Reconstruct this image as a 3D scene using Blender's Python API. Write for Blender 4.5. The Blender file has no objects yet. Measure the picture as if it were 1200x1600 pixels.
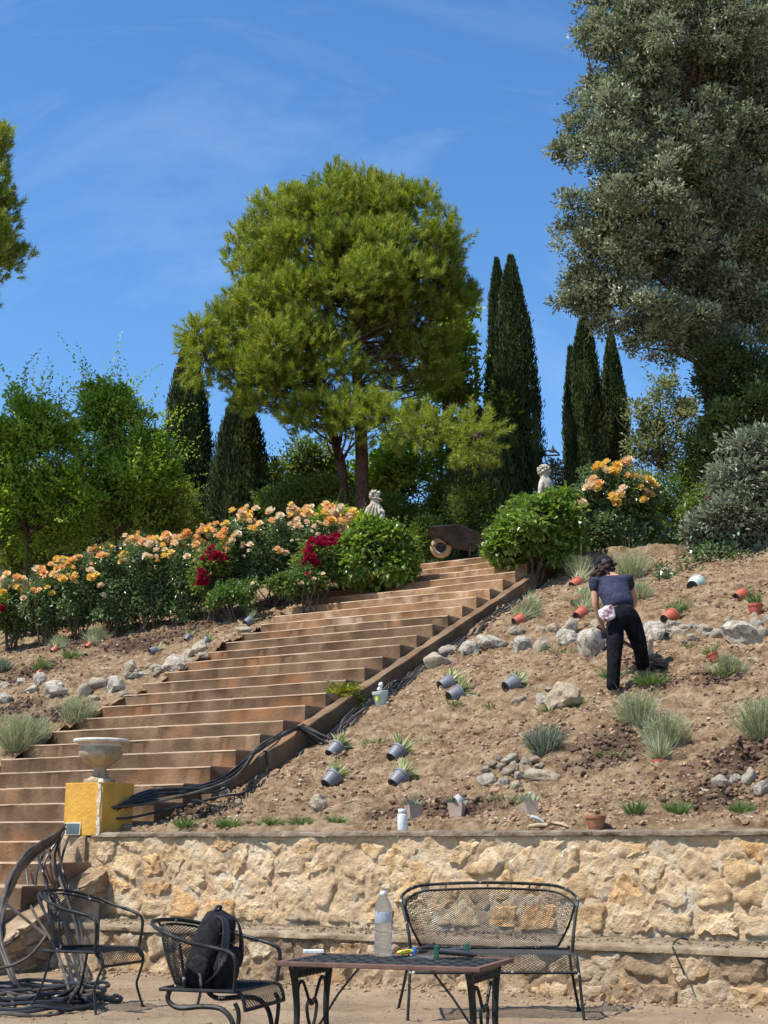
import bpy, bmesh, math, random
import numpy as np
from mathutils import Vector, Matrix, Quaternion, noise as mnoise
PI = math.pi
R = math.radians
sc = bpy.context.scene
col = sc.collection
rng = np.random.default_rng(11)
random.seed(5)

# ------------------------------------------------------------ camera, sky, sun
CAM_H = 1.05
FPX = 2220.0
PITCH = math.atan((1316.2 - 800) / FPX)
cam = bpy.data.objects.new('camera', bpy.data.cameras.new('camera'))
col.objects.link(cam)
cam.location = (0, 0, CAM_H)
cam.rotation_euler = (PI / 2 + PITCH, 0, 0)
cam.data.sensor_fit = 'HORIZONTAL'
cam.data.sensor_width = 36
cam.data.lens = 36 * FPX / 1200
cam.data.clip_start = 0.05
cam.data.clip_end = 3000
sc.camera = cam

SUN_EL, SUN_AZ = R(59), math.atan2(-0.88, -0.47)     # azimuth from +Y towards +X
sdir = Vector((math.cos(SUN_EL) * math.sin(SUN_AZ), math.cos(SUN_EL) * math.cos(SUN_AZ), math.sin(SUN_EL)))
sun = bpy.data.objects.new('sun', bpy.data.lights.new('sun', 'SUN'))
col.objects.link(sun)
sun.data.energy = 5.0
sun.data.angle = R(0.5)
sun.data.color = (1.0, 0.945, 0.86)
sun.rotation_euler = sdir.to_track_quat('Z', 'Y').to_euler()
sun.location = (0, 0, 30)

w = bpy.data.worlds.new('World'); sc.world = w; w.use_nodes = True
nt = w.node_tree; nt.nodes.clear()
def N(tree, typ, **kw):
    n = tree.nodes.new(typ)
    for k, v in kw.items(): setattr(n, k, v)
    return n
wo = N(nt, 'ShaderNodeOutputWorld'); bg = N(nt, 'ShaderNodeBackground')
sky = N(nt, 'ShaderNodeTexSky', sky_type='NISHITA')
sky.sun_disc = False
sky.sun_elevation = SUN_EL
sky.sun_rotation = SUN_AZ
sky.altitude = 300; sky.air_density = 1.0; sky.dust_density = 0.35; sky.ozone_density = 3.0
tc = N(nt, 'ShaderNodeTexCoord')
mp = N(nt, 'ShaderNodeMapping'); mp.inputs['Rotation'].default_value = (0.25, R(40), R(22)); mp.inputs['Scale'].default_value = (1.3, 7.0, 1.6)
n1 = N(nt, 'ShaderNodeTexNoise'); n1.inputs['Scale'].default_value = 3.0; n1.inputs['Detail'].default_value = 9; n1.inputs['Roughness'].default_value = 0.62; n1.inputs['Distortion'].default_value = 0.7
n2 = N(nt, 'ShaderNodeTexNoise'); n2.inputs['Scale'].default_value = 1.7; n2.inputs['Detail'].default_value = 2
r1 = N(nt, 'ShaderNodeMapRange'); r1.inputs['From Min'].default_value = 0.50; r1.inputs['From Max'].default_value = 0.95
r2 = N(nt, 'ShaderNodeMapRange'); r2.inputs['From Min'].default_value = 0.50; r2.inputs['From Max'].default_value = 0.66
mu = N(nt, 'ShaderNodeMath', operation='MULTIPLY'); m3 = N(nt, 'ShaderNodeMath', operation='MULTIPLY'); m3.inputs[1].default_value = 0.20
mx = N(nt, 'ShaderNodeMix', data_type='RGBA'); mx.inputs[7].default_value = (6.2, 7.2, 8.6, 1)
hs = N(nt, 'ShaderNodeHueSaturation'); hs.inputs['Saturation'].default_value = 1.22; hs.inputs['Value'].default_value = 1.06
L = nt.links.new
L(tc.outputs['Generated'], mp.inputs[0]); L(mp.outputs[0], n1.inputs[0]); L(tc.outputs['Generated'], n2.inputs[0])
L(n1.outputs[0], r1.inputs[0]); L(n2.outputs[0], r2.inputs[0]); L(r1.outputs[0], mu.inputs[0]); L(r2.outputs[0], mu.inputs[1]); L(mu.outputs[0], m3.inputs[0])
L(sky.outputs[0], hs.inputs['Color']); L(hs.outputs[0], mx.inputs[6]); L(m3.outputs[0], mx.inputs[0]); L(mx.outputs[2], bg.inputs[0]); L(bg.outputs[0], wo.inputs[0])
bg.inputs[1].default_value = 0.14
sc.view_settings.view_transform = 'Standard'; sc.view_settings.look = 'None'
sc.view_settings.gamma = 1; sc.view_settings.use_curve_mapping = False
sc.view_settings.exposure = 0.5
sc.render.engine = 'CYCLES'
sc.cycles.max_bounces = 6; sc.cycles.transparent_max_bounces = 8; sc.cycles.diffuse_bounces = 3

# ------------------------------------------------------------ place frame: s = depth behind the upper wall's face, q = along the wall
AZ = 0.5428
U = np.array([math.sin(AZ), math.cos(AZ)]); W = np.array([math.cos(AZ), -math.sin(AZ)])
DL = 0.71                                     # depth of the ledge
O = np.array([0, 10.793]) + DL * U
HL, HW = 0.402, 1.139                         # ledge and coping heights
TREAD, RISE, Z0 = 0.424, 0.187, 1.621
Q0, S0, WID = -3.518, 1.272, 3.447
def sq(s, q, z=0.0):
    p = O + s * U + q * W
    return Vector((p[0], p[1], z))
def tosq(x, y):
    d0, d1 = x - O[0], y - O[1]
    return d0 * U[0] + d1 * U[1], d0 * W[0] + d1 * W[1]

def vnoise(x, y, seed=0):
    x = np.asarray(x, float); y = np.asarray(y, float)
    xi = np.floor(x).astype(np.int64); yi = np.floor(y).astype(np.int64)
    fx = x - xi; fy = y - yi
    fx = fx * fx * (3 - 2 * fx); fy = fy * fy * (3 - 2 * fy)
    def h(a, b):
        n = (a * 374761393 + b * 668265263 + seed * 362437) & 0x7fffffff
        n = ((n ^ (n >> 13)) * 1274126177) & 0x7fffffff
        return ((n ^ (n >> 16)) & 0xffff) / 65535.0
    return (h(xi, yi) * (1 - fx) + h(xi + 1, yi) * fx) * (1 - fy) + (h(xi, yi + 1) * (1 - fx) + h(xi + 1, yi + 1) * fx) * fy - 0.5
def fbm(x, y, f, o=4, seed=0, g=0.5):
    r = 0; a = 1
    for i in range(o):
        r = r + a * vnoise(x * f + 17.3 * i, y * f - 9.1 * i, seed + i); f *= 2.03; a *= g
    return r
def softmax(a, b, k=0.12):
    d = (a - b) / k
    return b + k * np.logaddexp(0, d)
S_TOP = S0 + 21 * TREAD
def bank_z(s, q):
    s = np.asarray(s, float); q = np.asarray(q, float)
    nos = Z0 + (np.minimum(s, S_TOP + .1) - S0) * RISE / TREAD
    right = q > Q0 - WID / 2
    base = np.where(right, softmax(nos - 0.30, np.full_like(s, HW + 0.035), 0.1), nos - 0.06)
    z = np.where(s > S_TOP, Z0 + 21 * RISE - np.where(right, .12, .06) + (s - S_TOP) * 0.035, base)
    z = np.where((s > S_TOP - .6) & (s <= S_TOP), base, z)
    # rocks terraces: slight step where the stone rows lie
    z = z + 0.10 * fbm(s, q, 0.9, 3, 3) * np.clip((s - .4) / 1.0, 0, 1)
    z = z - np.where(q > Q0, np.clip((.24 - s) / .06, 0, 1) * .12, 0)
    z = z - np.where(q > Q0, np.clip((Q0 + .62 - q) / .38, 0, 1) * np.clip((s - 1.2) / .8, 0, 1) * np.clip((S_TOP - s) / .5, 0, 1) * .07, 0)
    return np.maximum(z, 0.0)
def bank_fine(s, q):
    z = bank_z(s, q)
    n = 0.06 * fbm(s, q, 4.5, 3, 9) + 0.06 * np.abs(fbm(s, q, 11, 3, 21, .6)) + 0.034 * fbm(s, q, 30, 2, 31, .8)
    return z + n * np.clip((s) / 0.25, 0.15, 1)

_cp, _sp = math.cos(PITCH), math.sin(PITCH)
def ray(px, py):
    a = (px - 600) / FPX; b = (800 - py) / FPX
    return Vector((a, _cp - b * _sp, _sp + b * _cp))
def at_z(px, py, z):
    d = ray(px, py); t = (z - CAM_H) / d.z
    return Vector((0, 0, CAM_H)) + d * t
def at_y(px, py, y):
    d = ray(px, py); t = y / d.y
    return Vector((0, 0, CAM_H)) + d * t
def at_s(px, py, s):
    d = ray(px, py); den = d.x * U[0] + d.y * U[1]
    t = (s + O[0] * U[0] + O[1] * U[1]) / den
    return Vector((0, 0, CAM_H)) + d * t
def at_q(px, py, q):
    d = ray(px, py); den = d.x * W[0] + d.y * W[1]
    t = (q + O[0] * W[0] + O[1] * W[1]) / den
    return Vector((0, 0, CAM_H)) + d * t
def ground(px, py, fine=False):
    d = ray(px, py); t = 11.0
    f = bank_fine if fine else bank_z
    while t < 60:
        p = d * t; s, q = tosq(p.x, p.y)
        if s > 0.0 and p.z + CAM_H < f(s, q):
            lo, hi = t - .08, t
            for _ in range(14):
                m = (lo + hi) / 2; p = d * m; s, q = tosq(p.x, p.y)
                if p.z + CAM_H < f(s, q): hi = m
                else: lo = m
            p = d * hi
            return Vector((p.x, p.y, p.z + CAM_H))
        t += .08
    return at_z(px, py, 5.5)
def mpp(p):       # metres per photo pixel at a point
    return (p[1] * _cp + (p[2] - CAM_H) * _sp) / FPX

# ------------------------------------------------------------ object helpers
def tag(o, label=None, cat=None, group=None, kind=None):
    if label: o['label'] = label
    if cat: o['category'] = cat
    if group: o['group'] = group
    if kind: o['kind'] = kind
    return o
def empty(name, loc=(0, 0, 0), label=None, cat=None, group=None, rz=0.0):
    o = bpy.data.objects.new(name, None); col.objects.link(o)
    o.location = loc; o.rotation_euler = (0, 0, rz); o.empty_display_size = 0.1
    return tag(o, label, cat, group)
def link(name, me, parent=None, loc=None, rot=None):
    o = bpy.data.objects.new(name, me); col.objects.link(o)
    if parent is not None: o.parent = parent
    if loc is not None: o.location = loc
    if rot is not None: o.rotation_euler = rot
    return o
def npmesh(name, V, F, mat, smooth=False, tint=None):
    V = np.asarray(V, np.float32); F = np.asarray(F, np.int32)
    me = bpy.data.meshes.new(name); k = F.shape[1]; n = len(F)
    me.vertices.add(len(V)); me.vertices.foreach_set('co', V.ravel())
    me.loops.add(n * k); me.loops.foreach_set('vertex_index', F.ravel())
    me.polygons.add(n); me.polygons.foreach_set('loop_start', np.arange(0, n * k, k, dtype=np.int32))
    me.polygons.foreach_set('use_smooth', np.full(n, smooth))
    if tint is not None:
        a = me.attributes.new('tint', 'FLOAT', 'POINT'); a.data.foreach_set('value', np.asarray(tint, np.float32))
    me.materials.append(mat); me.update(calc_edges=True)
    return me
class MB:
    def __init__(s): s.v = []; s.f = []
    def add(s, v, f):
        o = len(s.v); s.v += [tuple(p) for p in v]; s.f += [tuple(i + o for i in g) for g in f]
    def box(s, c, d, M=None):
        x, y, z = [e / 2 for e in d]
        v = [Vector((i * x, j * y, k * z)) for i in (-1, 1) for j in (-1, 1) for k in (-1, 1)]
        if M is not None: v = [M @ p for p in v]
        v = [p + Vector(c) for p in v]
        s.add(v, [(0, 1, 3, 2), (4, 6, 7, 5), (0, 4, 5, 1), (2, 3, 7, 6), (0, 2, 6, 4), (1, 5, 7, 3)])
    def tube(s, pts, r, n=6, closed=False, caps=True):
        pts = [Vector(p) for p in pts]; m = len(pts)
        rr = r if hasattr(r, '__len__') else [r] * m
        t0 = (pts[1] - pts[0]).normalized()
        up = Vector((0, 0, 1)) if abs(t0.z) < .9 else Vector((1, 0, 0))
        nrm = (up - t0 * up.dot(t0)).normalized(); V = []
        for i, p in enumerate(pts):
            if closed: t = pts[(i + 1) % m] - pts[i - 1]
            else: t = pts[min(i + 1, m - 1)] - pts[max(i - 1, 0)]
            t = t.normalized() if t.length > 1e-9 else t0
            nrm = (nrm - t * nrm.dot(t));
            nrm = nrm.normalized() if nrm.length > 1e-6 else t.orthogonal().normalized()
            b = t.cross(nrm)
            for k in range(n):
                a = 2 * PI * k / n
                V.append(p + (nrm * math.cos(a) + b * math.sin(a)) * rr[i])
        F = []
        for i in range(m if closed else m - 1):
            j = (i + 1) % m
            for k in range(n):
                l = (k + 1) % n
                F.append((i * n + k, i * n + l, j * n + l, j * n + k))
        if caps and not closed:
            F.append(tuple(range(n))[::-1]); F.append(tuple((m - 1) * n + k for k in range(n)))
        s.add(V, F)
    def lathe(s, prof, n=24, M=None, cap=True):
        V = []; F = []
        for r, z in prof:
            for k in range(n):
                a = 2 * PI * k / n; V.append(Vector((r * math.cos(a), r * math.sin(a), z)))
        for i in range(len(prof) - 1):
            for k in range(n):
                l = (k + 1) % n; F.append((i * n + k, i * n + l, (i + 1) * n + l, (i + 1) * n + k))
        if cap:
            F.append(tuple(range(n))[::-1]); F.append(tuple((len(prof) - 1) * n + k for k in range(n)))
        if M is not None: V = [M @ v for v in V]
        s.add(V, F)
    def mesh(s, name, mat, smooth=False, bevel=0):
        me = bpy.data.meshes.new(name); me.from_pydata(s.v, [], s.f)
        if bevel:
            bm = bmesh.new(); bm.from_mesh(me)
            bmesh.ops.bevel(bm, geom=list(bm.edges), offset=bevel, segments=2, affect='EDGES', profile=.6)
            bm.to_mesh(me); bm.free()
        me.materials.append(mat)
        if smooth:
            me.polygons.foreach_set('use_smooth', [True] * len(me.polygons))
            try: me.set_sharp_from_angle(angle=R(45))
            except Exception: pass
        me.update(); return me
    def build(s, name, mat, parent=None, smooth=False, bevel=0, loc=None, rot=None):
        return link(name, s.mesh(name, mat, smooth, bevel), parent, loc, rot)
def copy_tree(o, parent=None):
    c = o.copy(); col.objects.link(c); c.parent = parent
    for ch in o.children: copy_tree(ch, c)
    return c
def arc(pts, n=8, closed=False):
    """Catmull-Rom through points"""
    P = [Vector(p) for p in pts]; out = []; m = len(P)
    rngi = range(m if closed else m - 1)
    for i in rngi:
        if closed: a, b, c, d = P[i - 1], P[i], P[(i + 1) % m], P[(i + 2) % m]
        else: a, b, c, d = P[max(i - 1, 0)], P[i], P[i + 1], P[min(i + 2, m - 1)]
        for k in range(n):
            t = k / n
            out.append(0.5 * ((2 * b) + (c - a) * t + (2 * a - 5 * b + 4 * c - d) * t * t + (3 * b - a - 3 * c + d) * t ** 3))
    if not closed: out.append(P[-1])
    return out

# ------------------------------------------------------------ materials
def newmat(name):
    m = bpy.data.materials.new(name); m.use_nodes = True; m.node_tree.nodes.clear()
    return m, m.node_tree
def ramp(t, stops):
    r = t.nodes.new('ShaderNodeValToRGB'); e = r.color_ramp.elements
    while len(e) < len(stops): e.new(0.5)
    for i, (p, c) in enumerate(stops):
        e[i].position = p; e[i].color = (*c, 1)
    return r
def surf(name, stops, scale=3, detail=8, rough=.9, bumps=((20, .02),), coord='Object', dist=0.0, spec=.3, metal=0.0, rnd=0.0, rstops=None, stain=None, nrough=.6, attr=None):
    """noise-coloured surface with stacked bump; rnd mixes in a per-object tone from rstops"""
    m, t = newmat(name); l = t.links.new
    out = N(t, 'ShaderNodeOutputMaterial'); b = N(t, 'ShaderNodeBsdfPrincipled'); l(b.outputs[0], out.inputs[0])
    if coord == 'World':
        tc = N(t, 'ShaderNodeNewGeometry'); co = tc.outputs['Position']
    else:
        tc = N(t, 'ShaderNodeTexCoord'); co = tc.outputs[coord]
    n = N(t, 'ShaderNodeTexNoise'); n.inputs['Scale'].default_value = scale; n.inputs['Detail'].default_value = detail
    n.inputs['Roughness'].default_value = nrough; n.inputs['Distortion'].default_value = dist; l(co, n.inputs['Vector'])
    r = ramp(t, stops); l(n.outputs[0], r.inputs[0]); c = r.outputs[0]
    if rstops:
        oi = N(t, 'ShaderNodeObjectInfo'); rr = ramp(t, rstops); rr.color_ramp.interpolation = 'LINEAR'; l(oi.outputs['Random'], rr.inputs[0])
        mx = N(t, 'ShaderNodeMix', data_type='RGBA', blend_type='MULTIPLY'); mx.inputs[0].default_value = rnd
        l(c, mx.inputs[6]); l(rr.outputs[0], mx.inputs[7]); c = mx.outputs[2]
    if stain:
        scs, lo, hi, colr, amt = stain
        n3 = N(t, 'ShaderNodeTexNoise'); n3.inputs['Scale'].default_value = scs; n3.inputs['Detail'].default_value = 7; l(co, n3.inputs['Vector'])
        mr = N(t, 'ShaderNodeMapRange'); mr.inputs['From Min'].default_value = lo; mr.inputs['From Max'].default_value = hi; mr.inputs['To Max'].default_value = amt
        l(n3.outputs[0], mr.inputs[0])
        mx = N(t, 'ShaderNodeMix', data_type='RGBA'); mx.inputs[7].default_value = (*colr, 1); l(mr.outputs[0], mx.inputs[0]); l(c, mx.inputs[6]); c = mx.outputs[2]
    if attr:
        at = N(t, 'ShaderNodeAttribute'); at.attribute_name = 'tint'
        mx = N(t, 'ShaderNodeMix', data_type='RGBA'); mx.inputs[7].default_value = (*attr, 1); l(at.outputs['Fac'], mx.inputs[0]); l(c, mx.inputs[6]); c = mx.outputs[2]
    l(c, b.inputs['Base Color'])
    b.inputs['Roughness'].default_value = rough; b.inputs['Specular IOR Level'].default_value = spec; b.inputs['Metallic'].default_value = metal
    prev = None
    for sc_, d in bumps:
        nn = N(t, 'ShaderNodeTexNoise'); nn.inputs['Scale'].default_value = sc_; nn.inputs['Detail'].default_value = 6; nn.inputs['Roughness'].default_value = .65; l(co, nn.inputs['Vector'])
        bp = N(t, 'ShaderNodeBump'); bp.inputs['Strength'].default_value = 1.0; bp.inputs['Distance'].default_value = d
        l(nn.outputs[0], bp.inputs['Height'])
        if prev: l(prev, bp.inputs['Normal'])
        prev = bp.outputs[0]
    if prev: l(prev, b.inputs['Normal'])
    return m
def foliage(name, stops, rough=.5, trans=.28, spec=.35):
    m, t = newmat(name); l = t.links.new
    out = N(t, 'ShaderNodeOutputMaterial'); b = N(t, 'ShaderNodeBsdfPrincipled')
    at = N(t, 'ShaderNodeAttribute'); at.attribute_name = 'tint'
    r = ramp(t, stops); l(at.outputs['Fac'], r.inputs[0]); l(r.outputs[0], b.inputs['Base Color'])
    b.inputs['Roughness'].default_value = rough; b.inputs['Specular IOR Level'].default_value = spec
    tr = N(t, 'ShaderNodeBsdfTranslucent'); hs = N(t, 'ShaderNodeHueSaturation'); hs.inputs['Hue'].default_value = .485; hs.inputs['Saturation'].default_value = 1.15; hs.inputs['Value'].default_value = 1.5
    l(r.outputs[0], hs.inputs['Color']); l(hs.outputs[0], tr.inputs[0])
    mx = N(t, 'ShaderNodeMixShader'); mx.inputs[0].default_value = trans; l(b.outputs[0], mx.inputs[1]); l(tr.outputs[0], mx.inputs[2]); l(mx.outputs[0], out.inputs[0])
    return m
def flat(name, c, rough=.6, metal=0.0, spec=.5, bump=None):
    d = tuple(x * .8 for x in c); e = tuple(min(1, x * 1.15) for x in c)
    return surf(name, [(.35, d), (.65, e)], scale=9, rough=rough, metal=metal, spec=spec, bumps=(bump,) if bump else ())

M = {}
M['soil'] = surf('soil', [(.34, (.145, .086, .045)), (.48, (.35, .232, .132)), (.62, (.57, .42, .265))], scale=5.5, detail=14, rough=1, spec=.1,
                 bumps=((14, .06), (45, .045), (130, .02)), coord='World', stain=(38, .60, .70, (.55, .42, .28), .55), attr=(.105, .062, .042), nrough=.72)
M['clod'] = surf('clod', [(.3, (.19, .115, .07)), (.7, (.42, .285, .18))], scale=8, rough=1, spec=.1, bumps=((60, .01),), coord='World')
M['clod'].diffuse_color = (1, 1, 1, 1)
M['patio'] = surf('patio_soil', [(.3, (.20, .14, .09)), (.55, (.31, .225, .145)), (.75, (.42, .32, .21))], scale=2.0, detail=12, rough=1, spec=.1,
                  bumps=((9, .02), (60, .012), (160, .006)), coord='World', stain=(60, .60, .68, (.42, .34, .25), .6), nrough=.7)
M['stone'] = surf('limestone', [(.28, (.36, .25, .14)), (.42, (.66, .47, .27)), (.56, (.80, .64, .42)), (.75, (.82, .74, .59))], scale=5, detail=10, rough=.95, spec=.15,
                  bumps=((7, .06), (22, .04), (80, .012)), coord='World', rnd=.85, dist=.9,
                  rstops=[(0, (1, .92, .78)), (.3, (1, .84, .64)), (.5, (1, .74, .48)), (.62, (.95, .92, .88)), (.8, (1, .95, .86)), (1, (.82, .76, .68))],
                  stain=(2.4, .56, .72, (.22, .17, .13), .65))
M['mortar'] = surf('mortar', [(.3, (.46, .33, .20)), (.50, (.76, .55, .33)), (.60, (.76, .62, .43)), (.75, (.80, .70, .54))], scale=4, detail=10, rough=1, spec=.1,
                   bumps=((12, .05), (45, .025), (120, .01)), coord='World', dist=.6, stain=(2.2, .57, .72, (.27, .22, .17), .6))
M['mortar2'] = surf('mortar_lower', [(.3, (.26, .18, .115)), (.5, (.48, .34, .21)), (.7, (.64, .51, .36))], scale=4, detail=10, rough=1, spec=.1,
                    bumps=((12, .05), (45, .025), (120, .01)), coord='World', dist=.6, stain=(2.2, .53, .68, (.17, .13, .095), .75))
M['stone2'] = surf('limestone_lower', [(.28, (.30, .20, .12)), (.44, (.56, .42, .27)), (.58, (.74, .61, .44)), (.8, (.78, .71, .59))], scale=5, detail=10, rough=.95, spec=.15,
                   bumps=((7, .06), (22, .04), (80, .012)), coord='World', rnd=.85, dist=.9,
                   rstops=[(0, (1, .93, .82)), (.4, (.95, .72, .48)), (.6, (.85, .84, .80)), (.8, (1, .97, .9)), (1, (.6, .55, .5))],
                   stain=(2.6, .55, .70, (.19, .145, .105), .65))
M['coping'] = surf('coping', [(.34, (.13, .098, .068)), (.52, (.27, .21, .15)), (.7, (.44, .36, .26))], scale=7, detail=14, rough=1, spec=.1, bumps=((12, .03), (40, .02), (110, .01)), coord='World', nrough=.72)
M['ledge'] = surf('ledge_dust', [(.34, (.20, .145, .095)), (.52, (.34, .26, .17)), (.7, (.48, .38, .26))], scale=7, detail=14, rough=1, spec=.1, bumps=((30, .02), (110, .01)), coord='World', nrough=.72)
M['rock'] = surf('rock', [(.26, (.28, .23, .18)), (.4, (.60, .52, .41)), (.6, (.76, .69, .56)), (.8, (.80, .75, .66))], scale=6, detail=10, rough=.95, spec=.15,
                 bumps=((9, .05), (35, .022), (110, .008)), coord='Object', rnd=.7, dist=.7,
                 rstops=[(0, (1, 1, 1)), (.4, (1, .93, .8)), (.6, (1, .82, .62)), (.8, (.92, .9, .86)), (1, (1, .98, .92))])
M['rock_grey'] = surf('rock_grey', [(.32, (.19, .155, .12)), (.44, (.54, .47, .37)), (.58, (.80, .74, .62))], scale=5, detail=10, rough=.95, spec=.15,
                      bumps=((9, .06), (35, .025), (110, .008)), coord='Object', dist=.8)
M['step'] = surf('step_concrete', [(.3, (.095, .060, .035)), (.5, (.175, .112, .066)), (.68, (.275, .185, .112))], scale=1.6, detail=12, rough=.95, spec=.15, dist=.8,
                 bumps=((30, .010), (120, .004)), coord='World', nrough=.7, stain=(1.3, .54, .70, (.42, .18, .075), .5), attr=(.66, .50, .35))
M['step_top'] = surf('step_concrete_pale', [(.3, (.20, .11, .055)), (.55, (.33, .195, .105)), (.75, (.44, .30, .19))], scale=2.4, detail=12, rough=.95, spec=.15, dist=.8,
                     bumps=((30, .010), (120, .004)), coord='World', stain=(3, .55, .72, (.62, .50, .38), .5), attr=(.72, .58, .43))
M['bark'] = surf('bark', [(.3, (.055, .035, .025)), (.6, (.14, .085, .06)), (.8, (.21, .14, .10))], scale=14, detail=8, rough=1, spec=.1, bumps=((18, .05),), coord='Object', dist=1.5)
M['twig'] = flat('twig', (.10, .065, .045), .95)
M['iron'] = surf('black_iron', [(.35, (.008, .009, .009)), (.6, (.018, .019, .018)), (.75, (.06, .062, .06))], scale=14, detail=6, rough=.5, spec=.3, bumps=((120, .002),), coord='Object')
M['chipped'] = surf('chipped_iron', [(.44, (.010, .012, .011)), (.60, (.025, .027, .026)), (.66, (.50, .47, .42))], scale=26, detail=5, rough=.55, spec=.3, bumps=((120, .002),), coord='Object')
M['rail_brown'] = surf('rusty_rail', [(.35, (.10, .055, .040)), (.6, (.17, .095, .07)), (.8, (.05, .04, .04))], scale=11, rough=.6, coord='Object', bumps=((80, .002),))
M['hose'] = surf('black_hose', [(.4, (.010, .010, .011)), (.7, (.035, .034, .034))], scale=6, rough=.42, spec=.5, bumps=())
M['hose_brown'] = surf('dusty_hose', [(.4, (.045, .036, .03)), (.7, (.13, .11, .09))], scale=6, rough=.6, bumps=())
M['yellow'] = surf('yellow_plaster', [(.3, (.50, .26, .045)), (.6, (.64, .36, .07)), (.8, (.70, .45, .13))], scale=4, detail=10, rough=.9, spec=.15, bumps=((18, .01), (70, .005)), stain=(5, .54, .70, (.36, .22, .09), .6))
M['plaster_edge'] = flat('broken_plaster', (.62, .52, .38), .95, bump=(30, .02))
M['urn'] = surf('urn_stone', [(.3, (.20, .145, .08)), (.5, (.36, .285, .18)), (.7, (.50, .43, .31))], scale=6, detail=8, rough=.85, spec=.2, bumps=((60, .004),), dist=1)
M['urn_rim'] = surf('urn_rim_stone', [(.3, (.42, .38, .31)), (.7, (.66, .62, .54))], scale=12, rough=.9, bumps=((80, .004),))
M['statue'] = surf('statue_stone', [(.3, (.20, .18, .14)), (.5, (.42, .38, .30)), (.75, (.58, .54, .45))], scale=9, rough=.95, bumps=((40, .01),))
M['grey_pot'] = surf('grey_plastic', [(.4, (.13, .135, .15)), (.7, (.20, .21, .23))], scale=5, rough=.5, spec=.4, bumps=())
M['terracotta'] = surf('terracotta_plastic', [(.4, (.36, .085, .045)), (.7, (.50, .14, .08))], scale=5, rough=.5, spec=.4, bumps=())
M['clay'] = surf('clay_pot', [(.4, (.30, .125, .06)), (.7, (.44, .20, .11))], scale=8, rough=.8, bumps=((60, .003),))
M['pot_dark'] = flat('pot_underside_shade', (.035, .03, .028), .8)  # shade of the downward-facing pot bottom, put into its colour
M['sage_pot'] = surf('pale_green_pot', [(.4, (.42, .48, .42)), (.7, (.60, .66, .60))], scale=6, rough=.55, bumps=())
M['beige_pot'] = surf('beige_pot', [(.4, (.36, .27, .20)), (.7, (.48, .38, .29))], scale=7, rough=.8, bumps=())
M['white'] = flat('white_plastic', (.72, .72, .70), .45)
M['label_y'] = flat('yellow_sticker', (.62, .70, .03), .5)
M['black_cloth'] = surf('black_fabric', [(.4, (.008, .008, .009)), (.7, (.022, .022, .024))], scale=30, rough=.85, spec=.25, bumps=((60, .006), (220, .002)))
M['black_strap'] = flat('black_strap', (.025, .025, .028), .6)
M['denim'] = surf('black_trousers', [(.4, (.006, .006, .009)), (.7, (.018, .018, .023))], scale=14, rough=.95, spec=.1, bumps=((28, .02), (90, .006)))
M['shirt'] = surf('navy_shirt', [(.4, (.030, .034, .062)), (.7, (.055, .06, .098))], scale=8, rough=.95, spec=.1, bumps=((13, .03), (40, .01)))
M['skin'] = flat('skin', (.50, .27, .17), .55)
M['hair'] = surf('dark_hair', [(.4, (.016, .007, .006)), (.7, (.065, .022, .016))], scale=40, rough=.6, bumps=((45, .02),))
M['plaid'] = surf('checked_cloth', [(.42, (.32, .12, .14)), (.5, (.62, .52, .54)), (.6, (.74, .70, .72))], scale=26, detail=2, rough=.95, bumps=((18, .03),))
M['shoe'] = flat('brown_shoe', (.22, .12, .085), .8)
M['glove'] = flat('dark_glove', (.05, .06, .075), .8)
M['wood_red'] = flat('reddish_handle', (.15, .055, .03), .6)
M['wood_pale'] = surf('pale_wood', [(.4, (.34, .25, .15)), (.7, (.52, .41, .27))], scale=8, rough=.8, bumps=())
M['steel'] = flat('dark_steel', (.05, .045, .045), .45, metal=.6)
M['tyre'] = surf('dusty_tyre', [(.4, (.36, .24, .14)), (.7, (.52, .37, .23))], scale=12, rough=.95, bumps=((50, .01),))
M['barrow'] = surf('barrow_tray', [(.4, (.022, .02, .02)), (.7, (.06, .05, .048))], scale=6, rough=.5, metal=.3, bumps=((20, .01),))
M['green_tool'] = flat('green_tool', (.012, .10, .065), .4)
M['yellow_tool'] = flat('yellow_tool', (.75, .55, .04), .4)
M['blue_tool'] = flat('blue_tool', (.02, .16, .50), .4)
M['lens'] = flat('lamp_glass', (.10, .125, .13), .12)
M['pale_metal'] = flat('pale_lamp_housing', (.55, .51, .40), .6)
M['core'] = flat('foliage_shade', (.012, .018, .008), 1, spec=0)  # near-black colour painting in the shade deep inside crowns
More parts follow.
